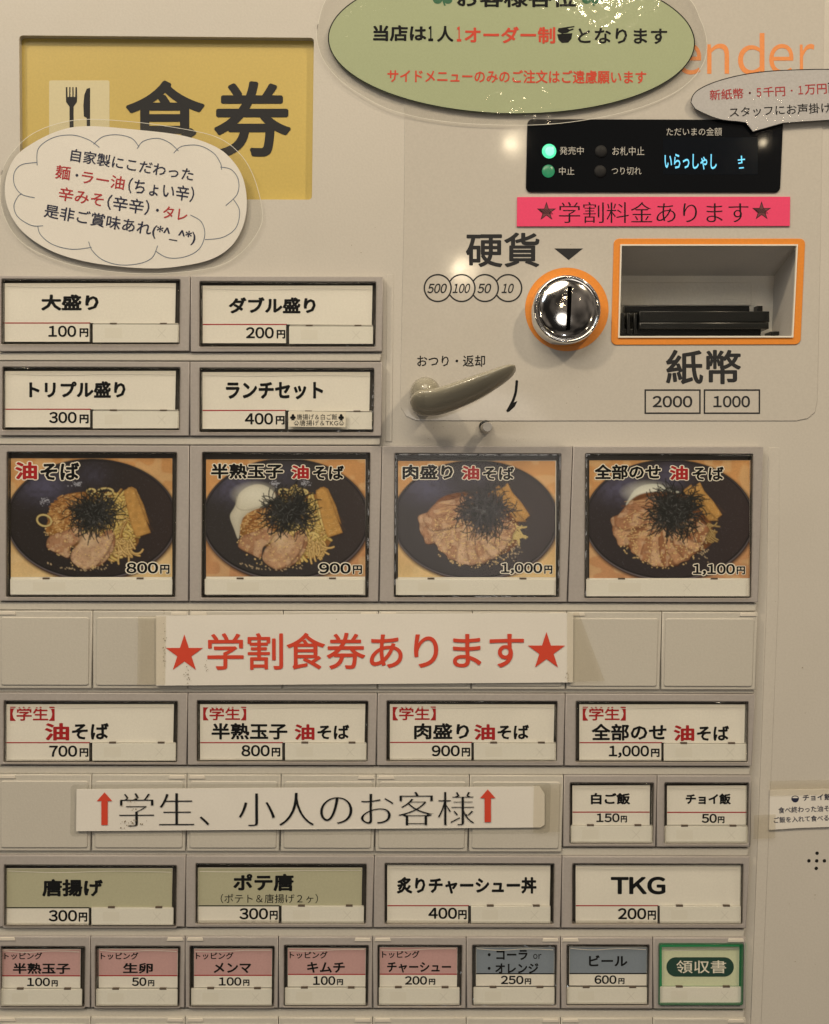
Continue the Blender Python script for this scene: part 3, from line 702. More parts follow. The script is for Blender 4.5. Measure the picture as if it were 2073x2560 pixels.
        for i in range(24):
            P = curl(1190+dx, R.uniform(680, 780), R.uniform(.3, 2.4), R.uniform(70, 120), R.uniform(-3, 3)); c.line(P, 14, L3(206, 184, 120) if kind == 2 else L3(150, 120, 70)); c.line([(p[0], p[1]-3) for p in P], 4, L3(236, 222, 170), .5)
        ang = [(170+i*-14.5) for i in range(11)]
        for i, a in enumerate(ang[:1]+ang[1:]):
            A_ = math.radians(a); ln = 470 if i < 2 else 430-8*abs(i-5); ox, oy = 800+dx, 600+ddy*.6
            co, si = math.cos(A_), math.sin(A_)*1.02; px_, py_ = -si, co; wd = 96
            tip = (ox+co*ln, oy+si*ln)
            P = [(ox+px_*30, oy+py_*30), (ox+co*ln*.5+px_*wd*.9, oy+si*ln*.5+py_*wd*.9), (tip[0]+px_*wd*.8, tip[1]+py_*wd*.8), (tip[0]+co*14, tip[1]+si*14), (tip[0]-px_*wd*.8, tip[1]-py_*wd*.8), (ox+co*ln*.5-px_*wd*.9, oy+si*ln*.5-py_*wd*.9), (ox-px_*30, oy-py_*30)]
            slice_(P, (pk[i % 3] if kind == 2 else pk[(i+1) % 4]*np.array([.98, .88, .78]))*(1.05 if i % 2 else .95))
        slice_([(470+dx, 500), (600, 470), (760, 430), (860, 500), (800, 640), (600, 720), (430+dx, 740), (365+dx*.5, 640+ddy)], pk[1] if kind == 2 else pk[3]*1.15)
        for i in range(60):
            x = R.uniform(440, 760); y = R.uniform(480, 820); c.line(curl(x, y, R.uniform(-.5, .1), R.uniform(60, 150), R.uniform(-.4, .4)), 6, R.choice([L3(120, 74, 42), L3(226, 190, 140)]), .5)
    # bamboo shoots
    mm = ([[(1120, 385), (1190, 350), (1230, 370), (1300, 520), (1350, 690), (1310, 640), (1250, 500)], [(1120, 400), (1165, 355), (1215, 375), (1290, 570), (1362, 765), (1230, 808), (1185, 690)]] if kind < 2 else
          [[(965, 395), (1040, 338), (1110, 430), (1250, 560), (1285, 665), (1200, 665), (1120, 560)], [(1065, 360), (1120, 318), (1160, 400), (1240, 490), (1320, 610), (1270, 650), (1190, 560)]])
    for i, P in enumerate(mm):
        P = [(x+(38 if kind == 3 else 0), y-(8 if kind == 3 else 0)) for x, y in P]
        c.poly([(x+5, y+10) for x, y in P], L3(60, 36, 20), 0, 5, .7)
        m, sd = c.poly(P, L3(206, 160, 92)*(1 if i else .8), (.82+.3*n2)[..., None], 1.5); c.blend(m*np.clip(1-sd/3, 0, 1)*.5, L3(140, 92, 44)); c.blend(m*(n3 > .82)*.4, L3(240, 210, 150))
        for k in range(10):
            (ax, ay), (bx, by) = P[0], P[-3]; f = k/10; c.line([(ax+f*60, ay+f*10), (bx-80+f*120, by-20)], 3, L3(160, 110, 56), .25)
    # sesame
    for i in range(260 if kind < 2 else 420):
        a = R.uniform(0, 6.28); r = math.sqrt(R.random()); x = 800+r*400*math.cos(a)+(0 if kind < 2 else 20); y = 790+r*300*math.sin(a)
        if y < 560: continue
        c.line([(x, y), (x+R.uniform(-6, 6), y+R.uniform(-6, 6))], R.uniform(8, 12), L3(236, 206, 150)*R.uniform(.75, 1.1), .85); c.line([(x+5, y+7)]*2, 6, L3(80, 46, 24), .4)
    for i in range(34):
        x, y = (R.gauss(1180, 40), R.gauss(930, 60)) if kind > 1 else (R.uniform(420, 1000), 0)
        if kind < 2: y = 960+math.sqrt(max(0, 1-((x-760)/400)**2))*140+R.gauss(0, 8)
        c.line([(x, y), (x+4, y+3)], 9, L3(200, 180, 150), .8)
    # shredded seaweed
    ncx, ncy = [(850, 590), (880, 580), (900, 570), (930, 570)][kind]; sr = [158, 168, 182, 200][kind]
    c.ell(ncx, ncy, sr*.82, sr*.72, L3(26, 26, 26), 14)
    for i in range(330):
        a = R.uniform(0, 6.28); r = R.random()**.6; x = ncx+r*sr*math.cos(a); y = ncy+r*sr*.82*math.sin(a)
        col = R.choice([L3(20, 21, 21), L3(32, 33, 33), L3(58, 58, 60), L3(26, 29, 28), L3(40, 42, 42)])
        if kind == 2: col = R.choice([L3(36, 36, 40), L3(54, 53, 58), L3(70, 68, 74)])
        c.line(curl(x, y, a+R.uniform(-1.1, 1.1), R.choice((60, 80, 100, 150, 170)), R.uniform(-2.4, 2.4), 6), R.uniform(7, 11), col, .85)
        if R.random() < .22: c.line(curl(x, y, R.uniform(0, 6), 34, .3, 2), 3.5, L3(150, 152, 156), .55)
    if kind > 1:
        for q in range(12):
            x = ncx+R.uniform(-200, 180); c.line(curl(x, ncy+130, R.uniform(1.1, 2.1), R.uniform(100, 170), R.uniform(-.5, .5), 4), 7, L3(34, 34, 34), .9)
    for _ in range(1):
        q = np.pad(c.a, ((1, 1), (1, 1), (0, 0)), 'edge'); c.a = .5*c.a+.125*(q[:-2, 1:-1]+q[2:, 1:-1]+q[1:-1, :-2]+q[1:-1, 2:])
    c.a *= (.95+.1*noise2(h, w, 1.5)[..., None])
    c.a *= [.86, .9, .95, .9][kind]
    return c
photo_m = bpy.data.materials.new('photo_print'); photo_m.use_nodes = True
t = photo_m.node_tree; at_ = t.nodes.new('ShaderNodeVertexColor'); at_.layer_name = 'print'
t.links.new(at_.outputs['Color'], t.nodes['Principled BSDF'].inputs['Base Color']); t.nodes['Principled BSDF'].inputs['Roughness'].default_value = .45
def photo(o, Z, kind, rc, h):
    c = food(kind, rc); px, py = zz(Z, c.GX.ravel(), c.GY.ravel()); w = at(px, py, h)
    i = np.arange(c.w*c.h).reshape(c.h, c.w); q = np.stack([i[:-1, :-1], i[1:, :-1], i[1:, 1:], i[:-1, 1:]], -1).reshape(-1, 4)
    me = bpy.data.meshes.new('food_photo'); nv, nf = len(w), len(q)
    me.vertices.add(nv); me.vertices.foreach_set('co', w.ravel().astype('f4')); me.loops.add(nf*4); me.loops.foreach_set('vertex_index', q.ravel().astype('i4'))
    me.polygons.add(nf); me.polygons.foreach_set('loop_start', np.arange(0, nf*4, 4).astype('i4'))
    me.update(calc_edges=True); me.validate()
    ca = me.color_attributes.new('print', 'FLOAT_COLOR', 'POINT'); rgba = np.ones((nv, 4), 'f4'); rgba[:, :3] = c.a.reshape(-1, 3).clip(0, 1)
    ca.data.foreach_set('color', rgba.ravel()); me.materials.append(photo_m)
    ob = bpy.data.objects.new('food_photo', me); COL.objects.link(ob); ob.parent = o
HL = (.06, halo_m)
PB = [
 (0, 2, (60, 35, 1600, 1350), (98, 94, 1558, 1330), (92, 1185, 1557, 1325), (98, 94, 1558, 1166), '油そば', '800円'),
 (2, 4, (92, 38, 1612, 1355), (128, 104, 1570, 1330), (115, 1185, 1557, 1325), (128, 104, 1568, 1162), '半熟玉子油そば', '900円'),
 (4, 6, (98, 48, 1603, 1352), (128, 117, 1558, 1330), (108, 1187, 1543, 1329), (128, 117, 1552, 1168), '肉盛り油そば', '1,000円'),
 (6, 8, (122, 50, 1640, 1358), (160, 112, 1612, 1340), (130, 1187, 1577, 1340), (158, 112, 1608, 1176), '全部のせ油そば', '1,100円')]
desc = ['bowl of noodles with seaweed, pork and bamboo shoots', 'bowl of noodles with a soft white egg at its side', 'greyish bowl of noodles fanned with many pork slices', 'bowl with pork slices, egg and a big tuft of seaweed']
for k, (c0, c1, win, card, st, ph, nm, pr) in enumerate(PB):
    o, h = button(c0, c1, 2, 4, ZP[k], win, card, st, label='photo button reading %s %s, %s' % (nm, pr, desc[k]))
    photo(o, ZP[k], k, ph, h); h += .0001; Z = ZP[k]
    if k == 0: T(o, Z, '油', 138, 336, 125, 285, photo_red, .04, h=h, halo=HL); T(o, Z, 'そば', 365, 718, 130, 290, K, .035, h=h, halo=HL)
    if k == 1: T(o, Z, '半熟玉子', 172, 826, 140, 278, K, .035, h=h, halo=HL); T(o, Z, '油', 900, 1058, 155, 280, photo_red, .04, h=h, halo=HL); T(o, Z, 'そば', 1095, 1375, 158, 286, K, .035, h=h, halo=HL)
    if k == 2: T(o, Z, '肉盛り', 168, 625, 150, 284, K, .035, h=h, halo=HL); T(o, Z, '油', 705, 862, 160, 286, photo_red, .04, h=h, halo=HL); T(o, Z, 'そば', 895, 1178, 168, 290, K, .03, h=h, halo=HL)
    if k == 3: T(o, Z, '全部のせ', 205, 806, 148, 284, K, .035, h=h, halo=HL); T(o, Z, '油', 885, 1050, 160, 290, photo_red, .04, h=h, halo=HL); T(o, Z, 'そば', 1090, 1374, 168, 294, K, .03, h=h, halo=HL)
    P = [('800', 1143, 1430, 1035, 1134, 1448, 1533, 1055, 1137), ('900', 1150, 1436, 1040, 1136, 1455, 1538, 1060, 1139), ('1,000', 1058, 1432, 1040, 1142, 1450, 1523, 1062, 1137), ('1,100', 1095, 1475, 1048, 1152, 1490, 1566, 1070, 1143)][k]
    T(o, Z, P[0], P[1], P[2], P[3], P[4], K, .03, h=h, halo=(.075, halo_m)); T(o, Z, '円', P[5], P[6], P[7], P[8], K, .035, h=h, halo=(.075, halo_m))

# --- student row
SR = [
 (0, Z7, (15, 70, 742, 328), (27, 85, 726, 320), 245, 376, (385, 248, 735, 321), (42, 228, 95, 154), [('油', 187, 289, 163, 236, 1), ('そば', 300, 454, 163, 232, 0)], ('700', 205, 322, 257, 304, 332, 369, 268, 304), '油そば'),
 (2, Z7, (822, 69, 1537, 325), (835, 85, 1525, 318), 245, 1182, (1190, 248, 1530, 320), (848, 1028, 95, 152), [('半熟玉子', 883, 1200, 163, 232, 0), ('油', 1230, 1313, 168, 234, 1), ('そば', 1325, 1458, 170, 231, 0)], ('800', 1008, 1126, 255, 302, 1134, 1170, 266, 303), '半熟玉子 油そば'),
 (4, Z8, (-110, 70, 603, 324), (-97, 84, 590, 318), 244, 247, (254, 248, 597, 320), (-85, 95, 94, 152), [('肉盛り', 4, 234, 164, 231, 0), ('油', 255, 342, 168, 234, 1), ('そば', 352, 484, 170, 231, 0)], ('900', 78, 195, 256, 302, 203, 238, 266, 303), '肉盛り 油そば'),
 (6, Z8, (680, 72, 1401, 327), (694, 85, 1386, 319), 245, 1040, (1047, 250, 1392, 322), (708, 888, 95, 153), [('全部のせ', 745, 1058, 166, 236, 0), ('油', 1088, 1174, 172, 238, 1), ('そば', 1185, 1319, 174, 237, 0)], ('1,000', 817, 985, 257, 308, 993, 1029, 270, 305), '全部のせ 油そば')]
for c0, Z, win, card, band, slip, st, g, tx, pr, nm in SR:
    o, h = button(c0, c0+2, 5, 6, Z, win, card, st, slip=slip, band=band, red=1, label='student discount button reading 【学生】%s %s円' % (nm, pr[0]))
    T(o, Z, '【学生】', g[0], g[1], g[2], g[3], photo_red, .02, h=h)
    for s, a, b, c_, d, rd in tx: T(o, Z, s, a, b, c_, d, photo_red if rd else K, .035 if rd else .03, h=h)
    price(o, Z, *pr, h)
for c0, Z, win, card, band, st, tx, pr, nm in (
 (6, Z8, (655, 412, 1006, 668), (665, 424, 989, 588), 535, (658, 593, 1000, 664), ('白ご飯', 742, 906, 455, 503), ('150', 765, 862, 540, 577, 867, 893, 550, 578), '白ご飯 150円'),
 (7, Z8, (1050, 412, 1403, 668), (1060, 425, 1392, 588), 536, (1050, 595, 1398, 666), ('チョイ飯', 1138, 1326, 457, 503), ('50', 1205, 1268, 542, 580, 1272, 1300, 553, 581), 'チョイ飯 50円')):
    o, h = button(c0, c0+1, 6, 7, Z, win, card, st, band=band, red=1, label='small button reading '+nm)
    T(o, Z, *tx, K, .04, h=h); price(o, Z, *pr, h)
# --- side dish row
o, h = button(0, 2, 7, 8, ZA, (25, 130, 1096, 515), (42, 152, 1070, 502), (567, 398, 1075, 504), green_card, slip=556, band=396, red=1, redmat=black_ink, label='green card button reading 唐揚げ 300円')
T(o, ZA, '唐揚げ', 262, 638, 218, 326, K, .04, h=h); price(o, ZA, '300', 302, 478, 410, 481, 488, 541, 425, 482, h)
o, h = button(2, 4, 7, 8, ZB, (-473, 122, 587, 498), (-457, 148, 560, 492), (60, 388, 570, 494), green_card, slip=48, band=384, red=1, redmat=black_ink, label='green card button reading ポテ唐 （ポテト＆唐揚げ2ヶ） 300円')
T(o, ZB, 'ポテ唐', -240, 135, 185, 293, K, .04, h=h); T(o, ZB, '（ポテト＆唐揚げ２ヶ）', -318, 286, 310, 368, K, .002, h=h); price(o, ZB, '300', -202, -24, 398, 468, -14, 36, 414, 470, h)
o, h = button(4, 6, 7, 8, ZB, (700, 120, 1752, 500), (715, 130, 1727, 493), (1235, 388, 1727, 494), slip=1222, band=383, red=1, label='button with a white card reading 炙りチャーシュー丼 400円')
T(o, ZB, '炙りチャーシュー丼', 775, 1641, 205, 309, K, .04, h=h); price(o, ZB, '400', 970, 1148, 395, 465, 1155, 1208, 410, 468, h)
o, h = button(6, 8, 7, 8, ZC, (145, 122, 1206, 500), (165, 132, 1190, 492), (688, 388, 1190, 495), slip=678, band=383, red=1, label='button with a white card reading TKG 200円')
T(o, ZC, 'TKG', 383, 722, 203, 313, K, .035, h=h); price(o, ZC, '200', 427, 603, 398, 468, 612, 663, 413, 471, h)
# --- topping and drink row
for c0, Z, win, card, band, st, cm, texts, pr, nm in (
 (0, ZA, (4, 635, 528, 1015), (12, 653, 500, 893), 818, (2, 903, 508, 1005), pink_card, [('トッピング', 27, 262, 673, 717, .022), ('半熟玉子', 80, 435, 738, 806, .03)], ('100', 168, 310, 830, 882, 320, 358, 845, 884), 'トッピング 半熟玉子 100円'),
 (1, ZA, (590, 633, 1118, 1014), (612, 650, 1103, 892), 817, (595, 903, 1100, 1005), pink_card, [('トッピング', 625, 858, 673, 717, .022), ('生卵', 763, 948, 738, 803, .03)], ('50', 818, 908, 828, 881, 918, 957, 844, 882), 'トッピング 生卵 50円'),
 (2, ZA, (1176, 633, 1703, 1014), (1203, 650, 1688, 890), 815, (1185, 900, 1685, 1003), pink_card, [('トッピング', 1215, 1448, 672, 716, .022), ('メンマ', 1325, 1558, 737, 801, .03)], ('100', 1357, 1497, 827, 879, 1508, 1547, 841, 880), 'トッピング メンマ 100円'),
 (3, ZB, (75, 628, 600, 1010), (98, 645, 582, 885), 809, (80, 896, 580, 1001), pink_card, [('トッピング', 110, 345, 667, 711, .022), ('キムチ', 218, 452, 732, 799, .03)], ('100', 255, 393, 820, 875, 403, 441, 838, 875), 'トッピング キムチ 100円'),
 (4, ZB, (656, 627, 1180, 1009), (668, 640, 1150, 885), 808, (663, 894, 1163, 1000), pink_card, [('トッピング', 683, 915, 663, 708, .022), ('チャーシュー', 714, 1111, 733, 798, .03)], ('200', 825, 962, 820, 873, 973, 1013, 836, 873), 'トッピング チャーシュー 200円'),
 (5, ZB, (1243, 627, 1768, 1006), (1265, 640, 1752, 880), 805, (1250, 893, 1752, 998), blue_card, [('・コーラ', 1338, 1585, 658, 720, .03), ('or', 1620, 1672, 682, 714, 0), ('・オレンジ', 1338, 1653, 740, 803, .03)], ('250', 1420, 1560, 817, 870, 1568, 1608, 834, 871), 'コーラ or オレンジ 250円'),
 (6, ZC, (110, 625, 624, 1004), (125, 638, 607, 878), 804, (110, 893, 607, 994), blue_card, [('ビール', 247, 486, 690, 759, .03)], ('600', 282, 418, 815, 868, 430, 468, 832, 869), 'ビール 600円')):
    o, h = button(c0, c0+1, 8, 9, Z, win, card, st, cm, band=band, red=1, redmat=red_ink if cm is pink_card else black_ink, label='%s card button reading %s' % ('pink' if cm is pink_card else 'blue', nm))
    for s, a, b, c_, d, bo in texts: T(o, Z, s, a, b, c_, d, K, bo, h=h)
    price(o, Z, *pr, h)
gl = pm('green_lit_cavity', (.03, .10, .05), .3); b_ = gl.node_tree.nodes['Principled BSDF']; b_.inputs['Emission Color'].default_value = (.10, .8, .25, 1); b_.inputs['Emission Strength'].default_value = .16
o, h = button(7, 8, 8, 9, ZC, (682, 618, 1208, 1002), (700, 640, 1180, 880), (687, 890, 1190, 992), pm('pale_green_lit_card', (.66, .72, .52), .7, speck=.04), glow=gl, band=880, label='receipt button reading 領収書 with a green glow round its edge')
plate('dark_green_pill', [rect(728, 703, 1146, 823, 59, 10)], h, h+.00004, pm('dark_green_ink', (.02, .065, .05), .5), o, Z=ZC)
T(o, ZC, '領収書', 790, 1098, 722, 802, halo_m, .008, h=h+.00012)
# ------------------------------------------------------------------ notices stuck on the machine
def notice(name, label, cat, group=None): return root(name, label, cat, None, group)
# small slip on the lunch set button
N_ = notice('paper_label', 'tiny cream slip reading 唐揚げ＆白ご飯 and 唐揚げ＆TKG stuck on the ランチセット button', 'label')
plate('paper', [[(722.5, 1028), (865, 1029.5), (864, 1068), (722, 1066.5)]], HH+.0016, HH+.0018, pm('cream_slip', (.72, .68, .58), .7, speck=.03), N_)
T(N_, Z3, '♣唐揚げ＆白ご飯♣', 1211, 1436, 626, 652, black_ink, .0, h=HH+.0019); T(N_, Z3, '♧唐揚げ＆TKG♧', 1227, 1436, 651, 675, black_ink, 0, h=HH+.0019)
# oval notice
OV = ell(1279, 101, 459, 184, 128, math.radians(.9))
N_ = notice('oval_notice', 'large green oval laminated notice reading 当店は1人1オーダー制となります', 'notice')
h = .0023
plate('paper', [OV], h-.0004, h, sign_green, N_)
strokes('border_print', [grow(OV, -1.2)], 2.6, h+.00005, black_ink, N_, closed=True)
film_o = spline([(795, 60), (800, 130), (840, 190), (900, 235), (980, 275), (1100, 302), (1250, 312), (1400, 308), (1560, 280), (1680, 235), (1745, 180), (1768, 120), (1752, 50), (1700, -20), (1500, -90), (1000, -90), (840, -30)], 6)
plate('laminate_film', [film_o], h-.0009, h-.0007, lam_edge, N_); strokes('film_edge', [film_o], 1.3, h-.0006, faint_m, N_, closed=True)
plate('laminate_film', [OV], h+.0002, h+.0003, lam, N_)
T(N_, ZG, 'お客様各位', 595, 1112, -50, 31, black_ink, .025, h=h+.0001)
T(N_, ZG, '当店は', 231, 462, 108, 178, black_ink, .034, dy=1, h=h+.0001); T(N_, ZG, '1', 470, 492, 112, 178, black_ink, .034, h=h+.0001); T(N_, ZG, '人', 508, 580, 112, 181, black_ink, .034, h=h+.0001)
T(N_, ZG, '1', 594, 614, 114, 180, bright_red, .03, h=h+.0001); T(N_, ZG, 'オーダー制', 628, 1022, 114, 187, bright_red, .03, dy=2, h=h+.0001)
T(N_, ZG, 'となります', 1120, 1508, 120, 188, black_ink, .022, dy=3, h=h+.0001)
T(N_, ZG, 'サイドメニューのみのご注文はご遠慮願います', 293, 1417, 300, 358, bright_red, .022, dy=6, h=h+.0001)
for cx in (533, 1180):
    flat('clover_print', [ell(cx-22, 0, 20, 16, 16), ell(cx+22, 0, 20, 16, 16), ell(cx, -18, 17, 20, 16), [(cx-3, 0), (cx+4, 0), (cx+14, 24), (cx+6, 24)]], h+.0001, pm('clover_green', (.02, .13, .06), .6), N_, Z=ZG)
flat('bowl_print', [[(1030, 148), (1096, 143), (1092, 168), (1078, 184), (1050, 186), (1036, 172)], ell(1058, 132, 26, 12, 20), [(1035, 122), (1104, 112), (1106, 117), (1036, 129)], [(1045, 140), (1100, 122), (1102, 128), (1050, 147)]], h+.0001, black_ink, N_, Z=ZG)
# cloud notice
CL = spline([(22, 760), (60, 660), (140, 595), (255, 542), (370, 526), (560, 540), (760, 565), (900, 612), (975, 675), (1018, 755), (1030, 860), (1010, 955), (960, 1032), (880, 1082), (770, 1108), (640, 1120), (480, 1110), (330, 1085), (200, 1040), (90, 962), (32, 865)], 6)
FL = spline([(5, 730), (60, 625), (160, 545), (320, 500), (520, 505), (720, 530), (900, 570), (1000, 640), (1060, 740), (1095, 880), (1080, 960), (1000, 1060), (880, 1118), (650, 1142), (440, 1130), (250, 1090), (90, 1010), (10, 880)], 6)
N_ = notice('cloud_notice', 'white cloud shaped laminated notice over the yellow 食券 sign about homemade noodles', 'notice')
h = .0022
plate('paper', [CL], h-.0004, h, white_m, N_, Z=Z1)
plate('laminate_film', [FL], h-.0009, h-.0007, lam_edge, N_, Z=Z1); strokes('film_edge', [FL], 1.3, h-.0006, faint_m, N_, Z=Z1, closed=True); plate('laminate_film', [CL], h+.0002, h+.0003, lam, N_, Z=Z1)
arcs = [[(155, 690), (160, 620), (220, 575), (300, 563), (370, 583), (415, 615)], [(390, 602), (430, 570), (490, 562), (550, 577), (580, 612)], [(572, 620), (600, 588), (660, 577), (710, 597), (745, 630)],
 [(725, 638), (760, 610), (830, 607), (890, 637), (920, 680), (925, 708)], [(920, 697), (965, 707), (995, 750), (990, 810), (942, 858)], [(975, 832), (1000, 880), (985, 950), (930, 990), (855, 1000)],
 [(795, 897), (840, 925), (855, 980), (830, 1040), (770, 1072), (700, 1075), (648, 1047)], [(658, 1025), (635, 1075), (580, 1100), (500, 1105), (430, 1085), (385, 1045), (370, 1008)],
 [(382, 1032), (300, 1040), (220, 1020), (170, 980), (157, 942)], [(180, 942), (130, 940), (75, 905), (58, 860), (75, 820), (92, 808)], [(145, 825), (90, 810), (60, 770), (60, 720), (90, 687), (155, 677)]]
strokes('cloud_outline_print', [spline(a, 8, False) for a in arcs], 1.9, h+.00008, blue_line, N_, Z=Z1)
hh_ = h+.0001
def slant(Z, s, xa, ya, xb, yb, H, mat, b=.014):   # ends of the mid-line and height
    T(N_, Z, s, xa, xb, ya-H/2, ya+H/2, mat, b, dy=yb-ya, h=hh_)
slant(Z1, '自家製にこだわった', 300, 645, 812, 731, 54, navy_ink)
slant(Z1, '麺', 235, 716, 297, 724, 58, red_ink); slant(Z1, '・', 316, 730, 328, 732, 12, navy_ink); slant(Z1, 'ラー油', 345, 737, 524, 766, 56, red_ink); slant(Z1, '（ちょい辛）', 540, 772, 815, 813, 66, navy_ink)
slant(Z1, '辛みそ', 250, 806, 437, 836, 58, red_ink); slant(Z1, '（辛辛）', 452, 842, 628, 868, 64, navy_ink); slant(Z1, '・', 652, 876, 664, 878, 12, navy_ink); slant(Z1, 'タレ', 684, 884, 786, 898, 52, red_ink)
slant(Z1, '是非ご賞味あれ(*^_^*)', 190, 882, 822, 994, 66, navy_ink)
# speech balloon notice
BL = spline([(1727.5, 256), (1733, 238), (1750, 222), (1790, 204), (1850, 188), (1920, 178), (2000, 174), (2073, 173), (2200, 176), (2320, 190), (2370, 215), (2370, 260), (2300, 290), (2150, 300)], 5, False)+[(2073, 300), (2010, 304), (1958, 307.5), (1883, 329), (1865, 306.5)]+spline([(1850, 304), (1800, 298), (1760, 283), (1735, 270)], 5, False)
N_ = notice('balloon_notice', 'grey speech balloon notice reading 新紙幣・5千円・1万円 over the display corner', 'notice')
h = .0030; hh_ = h+.0001
plate('paper', [BL], h-.0004, h, sign_grey, N_); plate('laminate_film', [BL], h+.0002, h+.0003, lam, N_)
strokes('border_print', [BL[:-1]], 2.0, h+.00006, black_ink, N_, closed=True)
for s_2, xa, xb, H_2 in (('新紙幣', 345, 738, 124), ('・', 802, 826, 24), ('5', 890, 945, 100), ('千円', 968, 1222, 116), ('・', 1290, 1312, 22), ('1', 1376, 1430, 98), ('万円', 1452, 1706, 118)):
    slant(ZS, s_2, xa, 455-(xa-345)*.0566, xb, 455-(xb-345)*.0566, H_2, red_ink, .01)
slant(ZS, '・', 802, 428, 826, 427, 24, red_ink, .01); slant(ZS, '両', 1722, 372, 1850, 366, 122, black_ink, .01)
slant(ZS, 'スタッフにお声掛け', 575, 655, 1752, 598, 118, black_ink, .006)
# pink strip
N_ = notice('pink_strip', 'hot pink paper strip reading ☆学割料金あります☆ below the black display', 'notice')
h = .0012
plate('paper', [[(1293.5, 492.5), (1976, 491.5), (1975, 564.5), (1292.5, 565.5)]], .0005, h, pink_m, N_)
T(N_, Z2, '学割料金あります', 609, 1400, 843, 930, black_ink, -.012, h=h+.0001, style='serif')
def star(cx, cy, r, k=.382): return [(cx+(r if i % 2 == 0 else r*k)*math.sin(i*math.pi/5), cy-(r if i % 2 == 0 else r*k)*math.cos(i*math.pi/5)) for i in range(10)]
star_g = pm('star_grey', (.16, .035, .05), .6)
for cx, cy in ((1366.5, 529), (1904.5, 527.5)):
    flat('star_print', [star(cx, cy, 25)], h+.00006, black_ink, N_)
    flat('star_fill_print', [star(cx, cy, 20.5)], h+.0001, star_g, N_)
    hx = []
    for i in range(-7, 8):
        hx.append([(cx+i*4-8, cy-6), (cx+i*4+4, cy+6)]) if abs(i) < 4 else None
    strokes('star_hatch_print', hx, 1.1, h+.00014, black_ink, N_)
# big discount paper
N_ = notice('discount_notice', 'wide white paper reading ★学割食券あります★ in red, taped over the blank buttons', 'notice')
h = HH+.0016; hh_ = h+.0001
plate('paper', [[(390.6, 1539), (900, 1535), (1434, 1532.5), (1432.5, 1706), (900, 1710.5), (390.6, 1714)]], h-.0005, h, white_m, N_, wave=.0002)
T(N_, Z0, '学割食券あります', 518, 1310, 1583, 1675, bright_red, .012, dy=-4, h=h+.0004, style='smooth')
flat('star_print', [star(461, 1635, 49)], h+.0004, bright_red, N_); flat('star_print', [star(1366.5, 1629, 49)], h+.0004, bright_red, N_)
# student paper
N_ = notice('student_notice', 'white laminated strip reading 学生、小人のお客様 with a red arrow at each end', 'notice')
h = HH+.0018
plate('paper', [[(191.7, 1973.6), (700, 1970), (1350, 1967), (1362, 1985), (1362, 2062), (1352, 2069), (700, 2074), (190.5, 2078)]], h-.0005, h, white_m, N_, wave=.0002)
plate('laminate_film', [rquad((177, 1962), (1378, 1957), (1374, 2084), (175, 2091), 10)], h-.0011, h-.0009, lam_edge, N_)
T(N_, Z0, '学生、小人のお客様', 298, 1187, 1982, 2068, black_ink, -.022, dy=-4, h=h+.0004, style='serif')
for ax, ay, ab in ((261.3, 1981, 2063), (1219.7, 1973.6, 2055.7)):
    flat('arrow_print', [[(ax, ay), (ax+19.5, ay+22), (ax+8, ay+22), (ax+8, ab), (ax-8, ab), (ax-8, ay+22), (ax-19.5, ay+22)]], h+.0004, bright_red, N_)
# side note
N_ = notice('side_note', 'small white paper note reading チョイ飯 taped beside the button rows', 'notice')
h = .0012; hh_ = h+.0001
plate('paper', [[(1925.7, 1975.5), (2300, 1968), (2298, 2060), (2000, 2070), (1923.5, 2075)]], .0006, h, white_m, N_)
flat('rice_bowl_print', [[(603, 592), (722, 590), (716, 615), (700, 640), (675, 650), (640, 646), (615, 625)], ell(663, 580, 55, 33, 24)], hh_, navy_ink, N_, Z=ZV)
flat('rice_print', [[(620, 584)]+[(663+42*math.cos(a), 582-24*math.sin(a)) for a in np.linspace(math.pi, 0, 12)]+[(705, 584)]], hh_+.00003, white_m, N_, Z=ZV)
slant(ZV, 'チョイ飯', 780, 580, 1215, 562, 100, navy_ink, .02)
slant(ZV, '食べ終わった油そば', 405, 772, 1292, 736, 96, navy_ink, .012)
slant(ZV, 'ご飯を入れて食べる', 335, 922, 1176, 886, 92, navy_ink, .012)
stain = pm('brown_stain', (.20, .16, .10), .8)
def specks(parent, pts, hh, r0=1.0, r1=2.6):
    L = []
    for x, y, n_, sx, sy in pts:
        for _ in range(n_):
            a, b = random.gauss(x, sx), random.gauss(y, sy); r = random.uniform(r0, r1); L.append([(a+r*random.uniform(.5, 1.2)*math.cos(t), b+r*random.uniform(.6, 1.3)*math.sin(t)) for t in np.linspace(0, 5.4, 7)])
    o = flat('stains', L, hh, stain, parent); o['kind'] = 'stuff'; return o
specks(bpy.data.objects['discount_notice'], [(470, 1690, 22, 5, 12), (517, 1668, 8, 3, 6), (411, 1620, 30, 2.5, 45), (841, 1548, 1, 1, 1), (1420, 1690, 10, 3, 8)], HH+.0021, .5, 1.5)
specks(bpy.data.objects['student_notice'], [(325, 2008, 14, 16, 10), (330, 2058, 26, 14, 5)], HH+.0023, .7, 2.0)
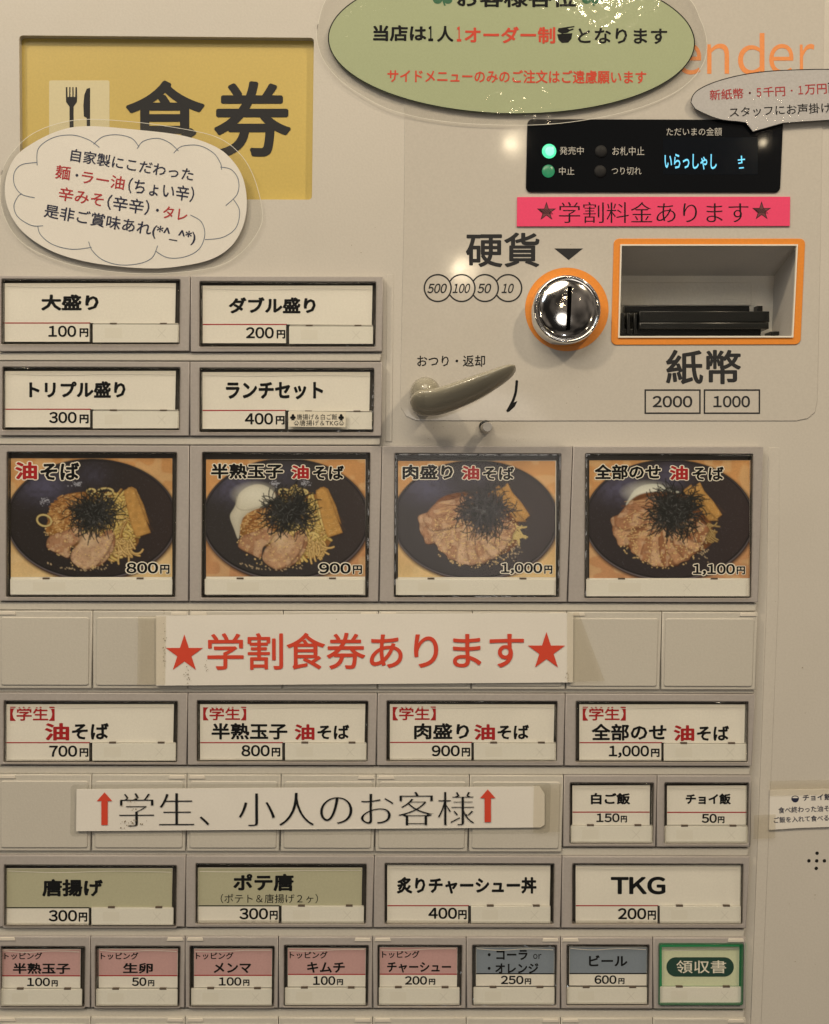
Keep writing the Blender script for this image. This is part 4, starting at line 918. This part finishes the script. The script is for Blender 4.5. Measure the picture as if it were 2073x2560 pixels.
specks(MC, [(1300, 1100, 3, 90, 4), (1440, 625, 3, 20, 20), (1100, 1085, 4, 60, 14), (460, 1526, 3, 3, 2), (1990, 1500, 5, 40, 220), (820, 600, 5, 110, 40), (1980, 2350, 5, 40, 120), (1500, 960, 4, 90, 30)], .0006, .5, 1.3)
# tapes
for nm, q, hh in (('strip of clear tape over the left end of the red 学割食券 paper', [(345, 1541), (415, 1540), (413, 1712), (343, 1713)], HH+.0022),
                  ('strip of clear tape over the right end of the red 学割食券 paper', [(1418, 1531), (1447, 1531), (1512, 1702), (1418, 1706)], HH+.0022),
                  ('square of clear tape right of the 学生 strip above the blank buttons', [(1335, 1962), (1404, 1960), (1400, 2080), (1333, 2082)], HH+.0026),
                  ('long clear tape across the top of the side note', [(1925, 1953), (2200, 1948), (2200, 1985), (1925, 1990)], .0018),
                  ('clear tape at the lower left of the side note', [(1886, 2038), (1940, 2036), (1938, 2096), (1884, 2098)], .0018)):
    o = plate('clear_tape', [q], hh-.0001, hh, tape_m); o['label'] = nm; o['category'] = 'tape'; o['group'] = 'clear tapes on the notices'

# restaurant lamps whose reflections glint on the glossy parts
bulb(Vector((-.66, -1.35, ZO+.86)), .26, 7, (.80, .90, 1))
mirror_lamp(1520, -62, 2.2, .04, 6, h=.003); mirror_lamp(1283, 357, 3.0, .022, 1.2); mirror_lamp(1160, 678, 3.4, .030, 2.6); mirror_lamp(1907, 357, 2.6, .009, .16)
mirror_lamp(1180, 1215, 2.5, .30, 8, (1, .93, .85))
bulb(CEN+Vector((-2.4, -2.2, .1)), .07, 6); bulb(CEN+Vector((-2.2, -1.6, -.1)), .06, 5, (.8, .9, 1)); bulb(CEN+Vector((-2.9, -2.2, -.3)), .08, 6)
bulb(CEN+Vector((2.4, -2.0, -.2)), .07, 6); bulb(CEN+Vector((2.0, -1.4, -.9)), .05, 4); bulb(CEN+Vector((.3, -2.4, -1.9)), .05, 4, (.9, .95, 1)); bulb(CEN+Vector((-1.0, -2.0, -1.9)), .06, 5)
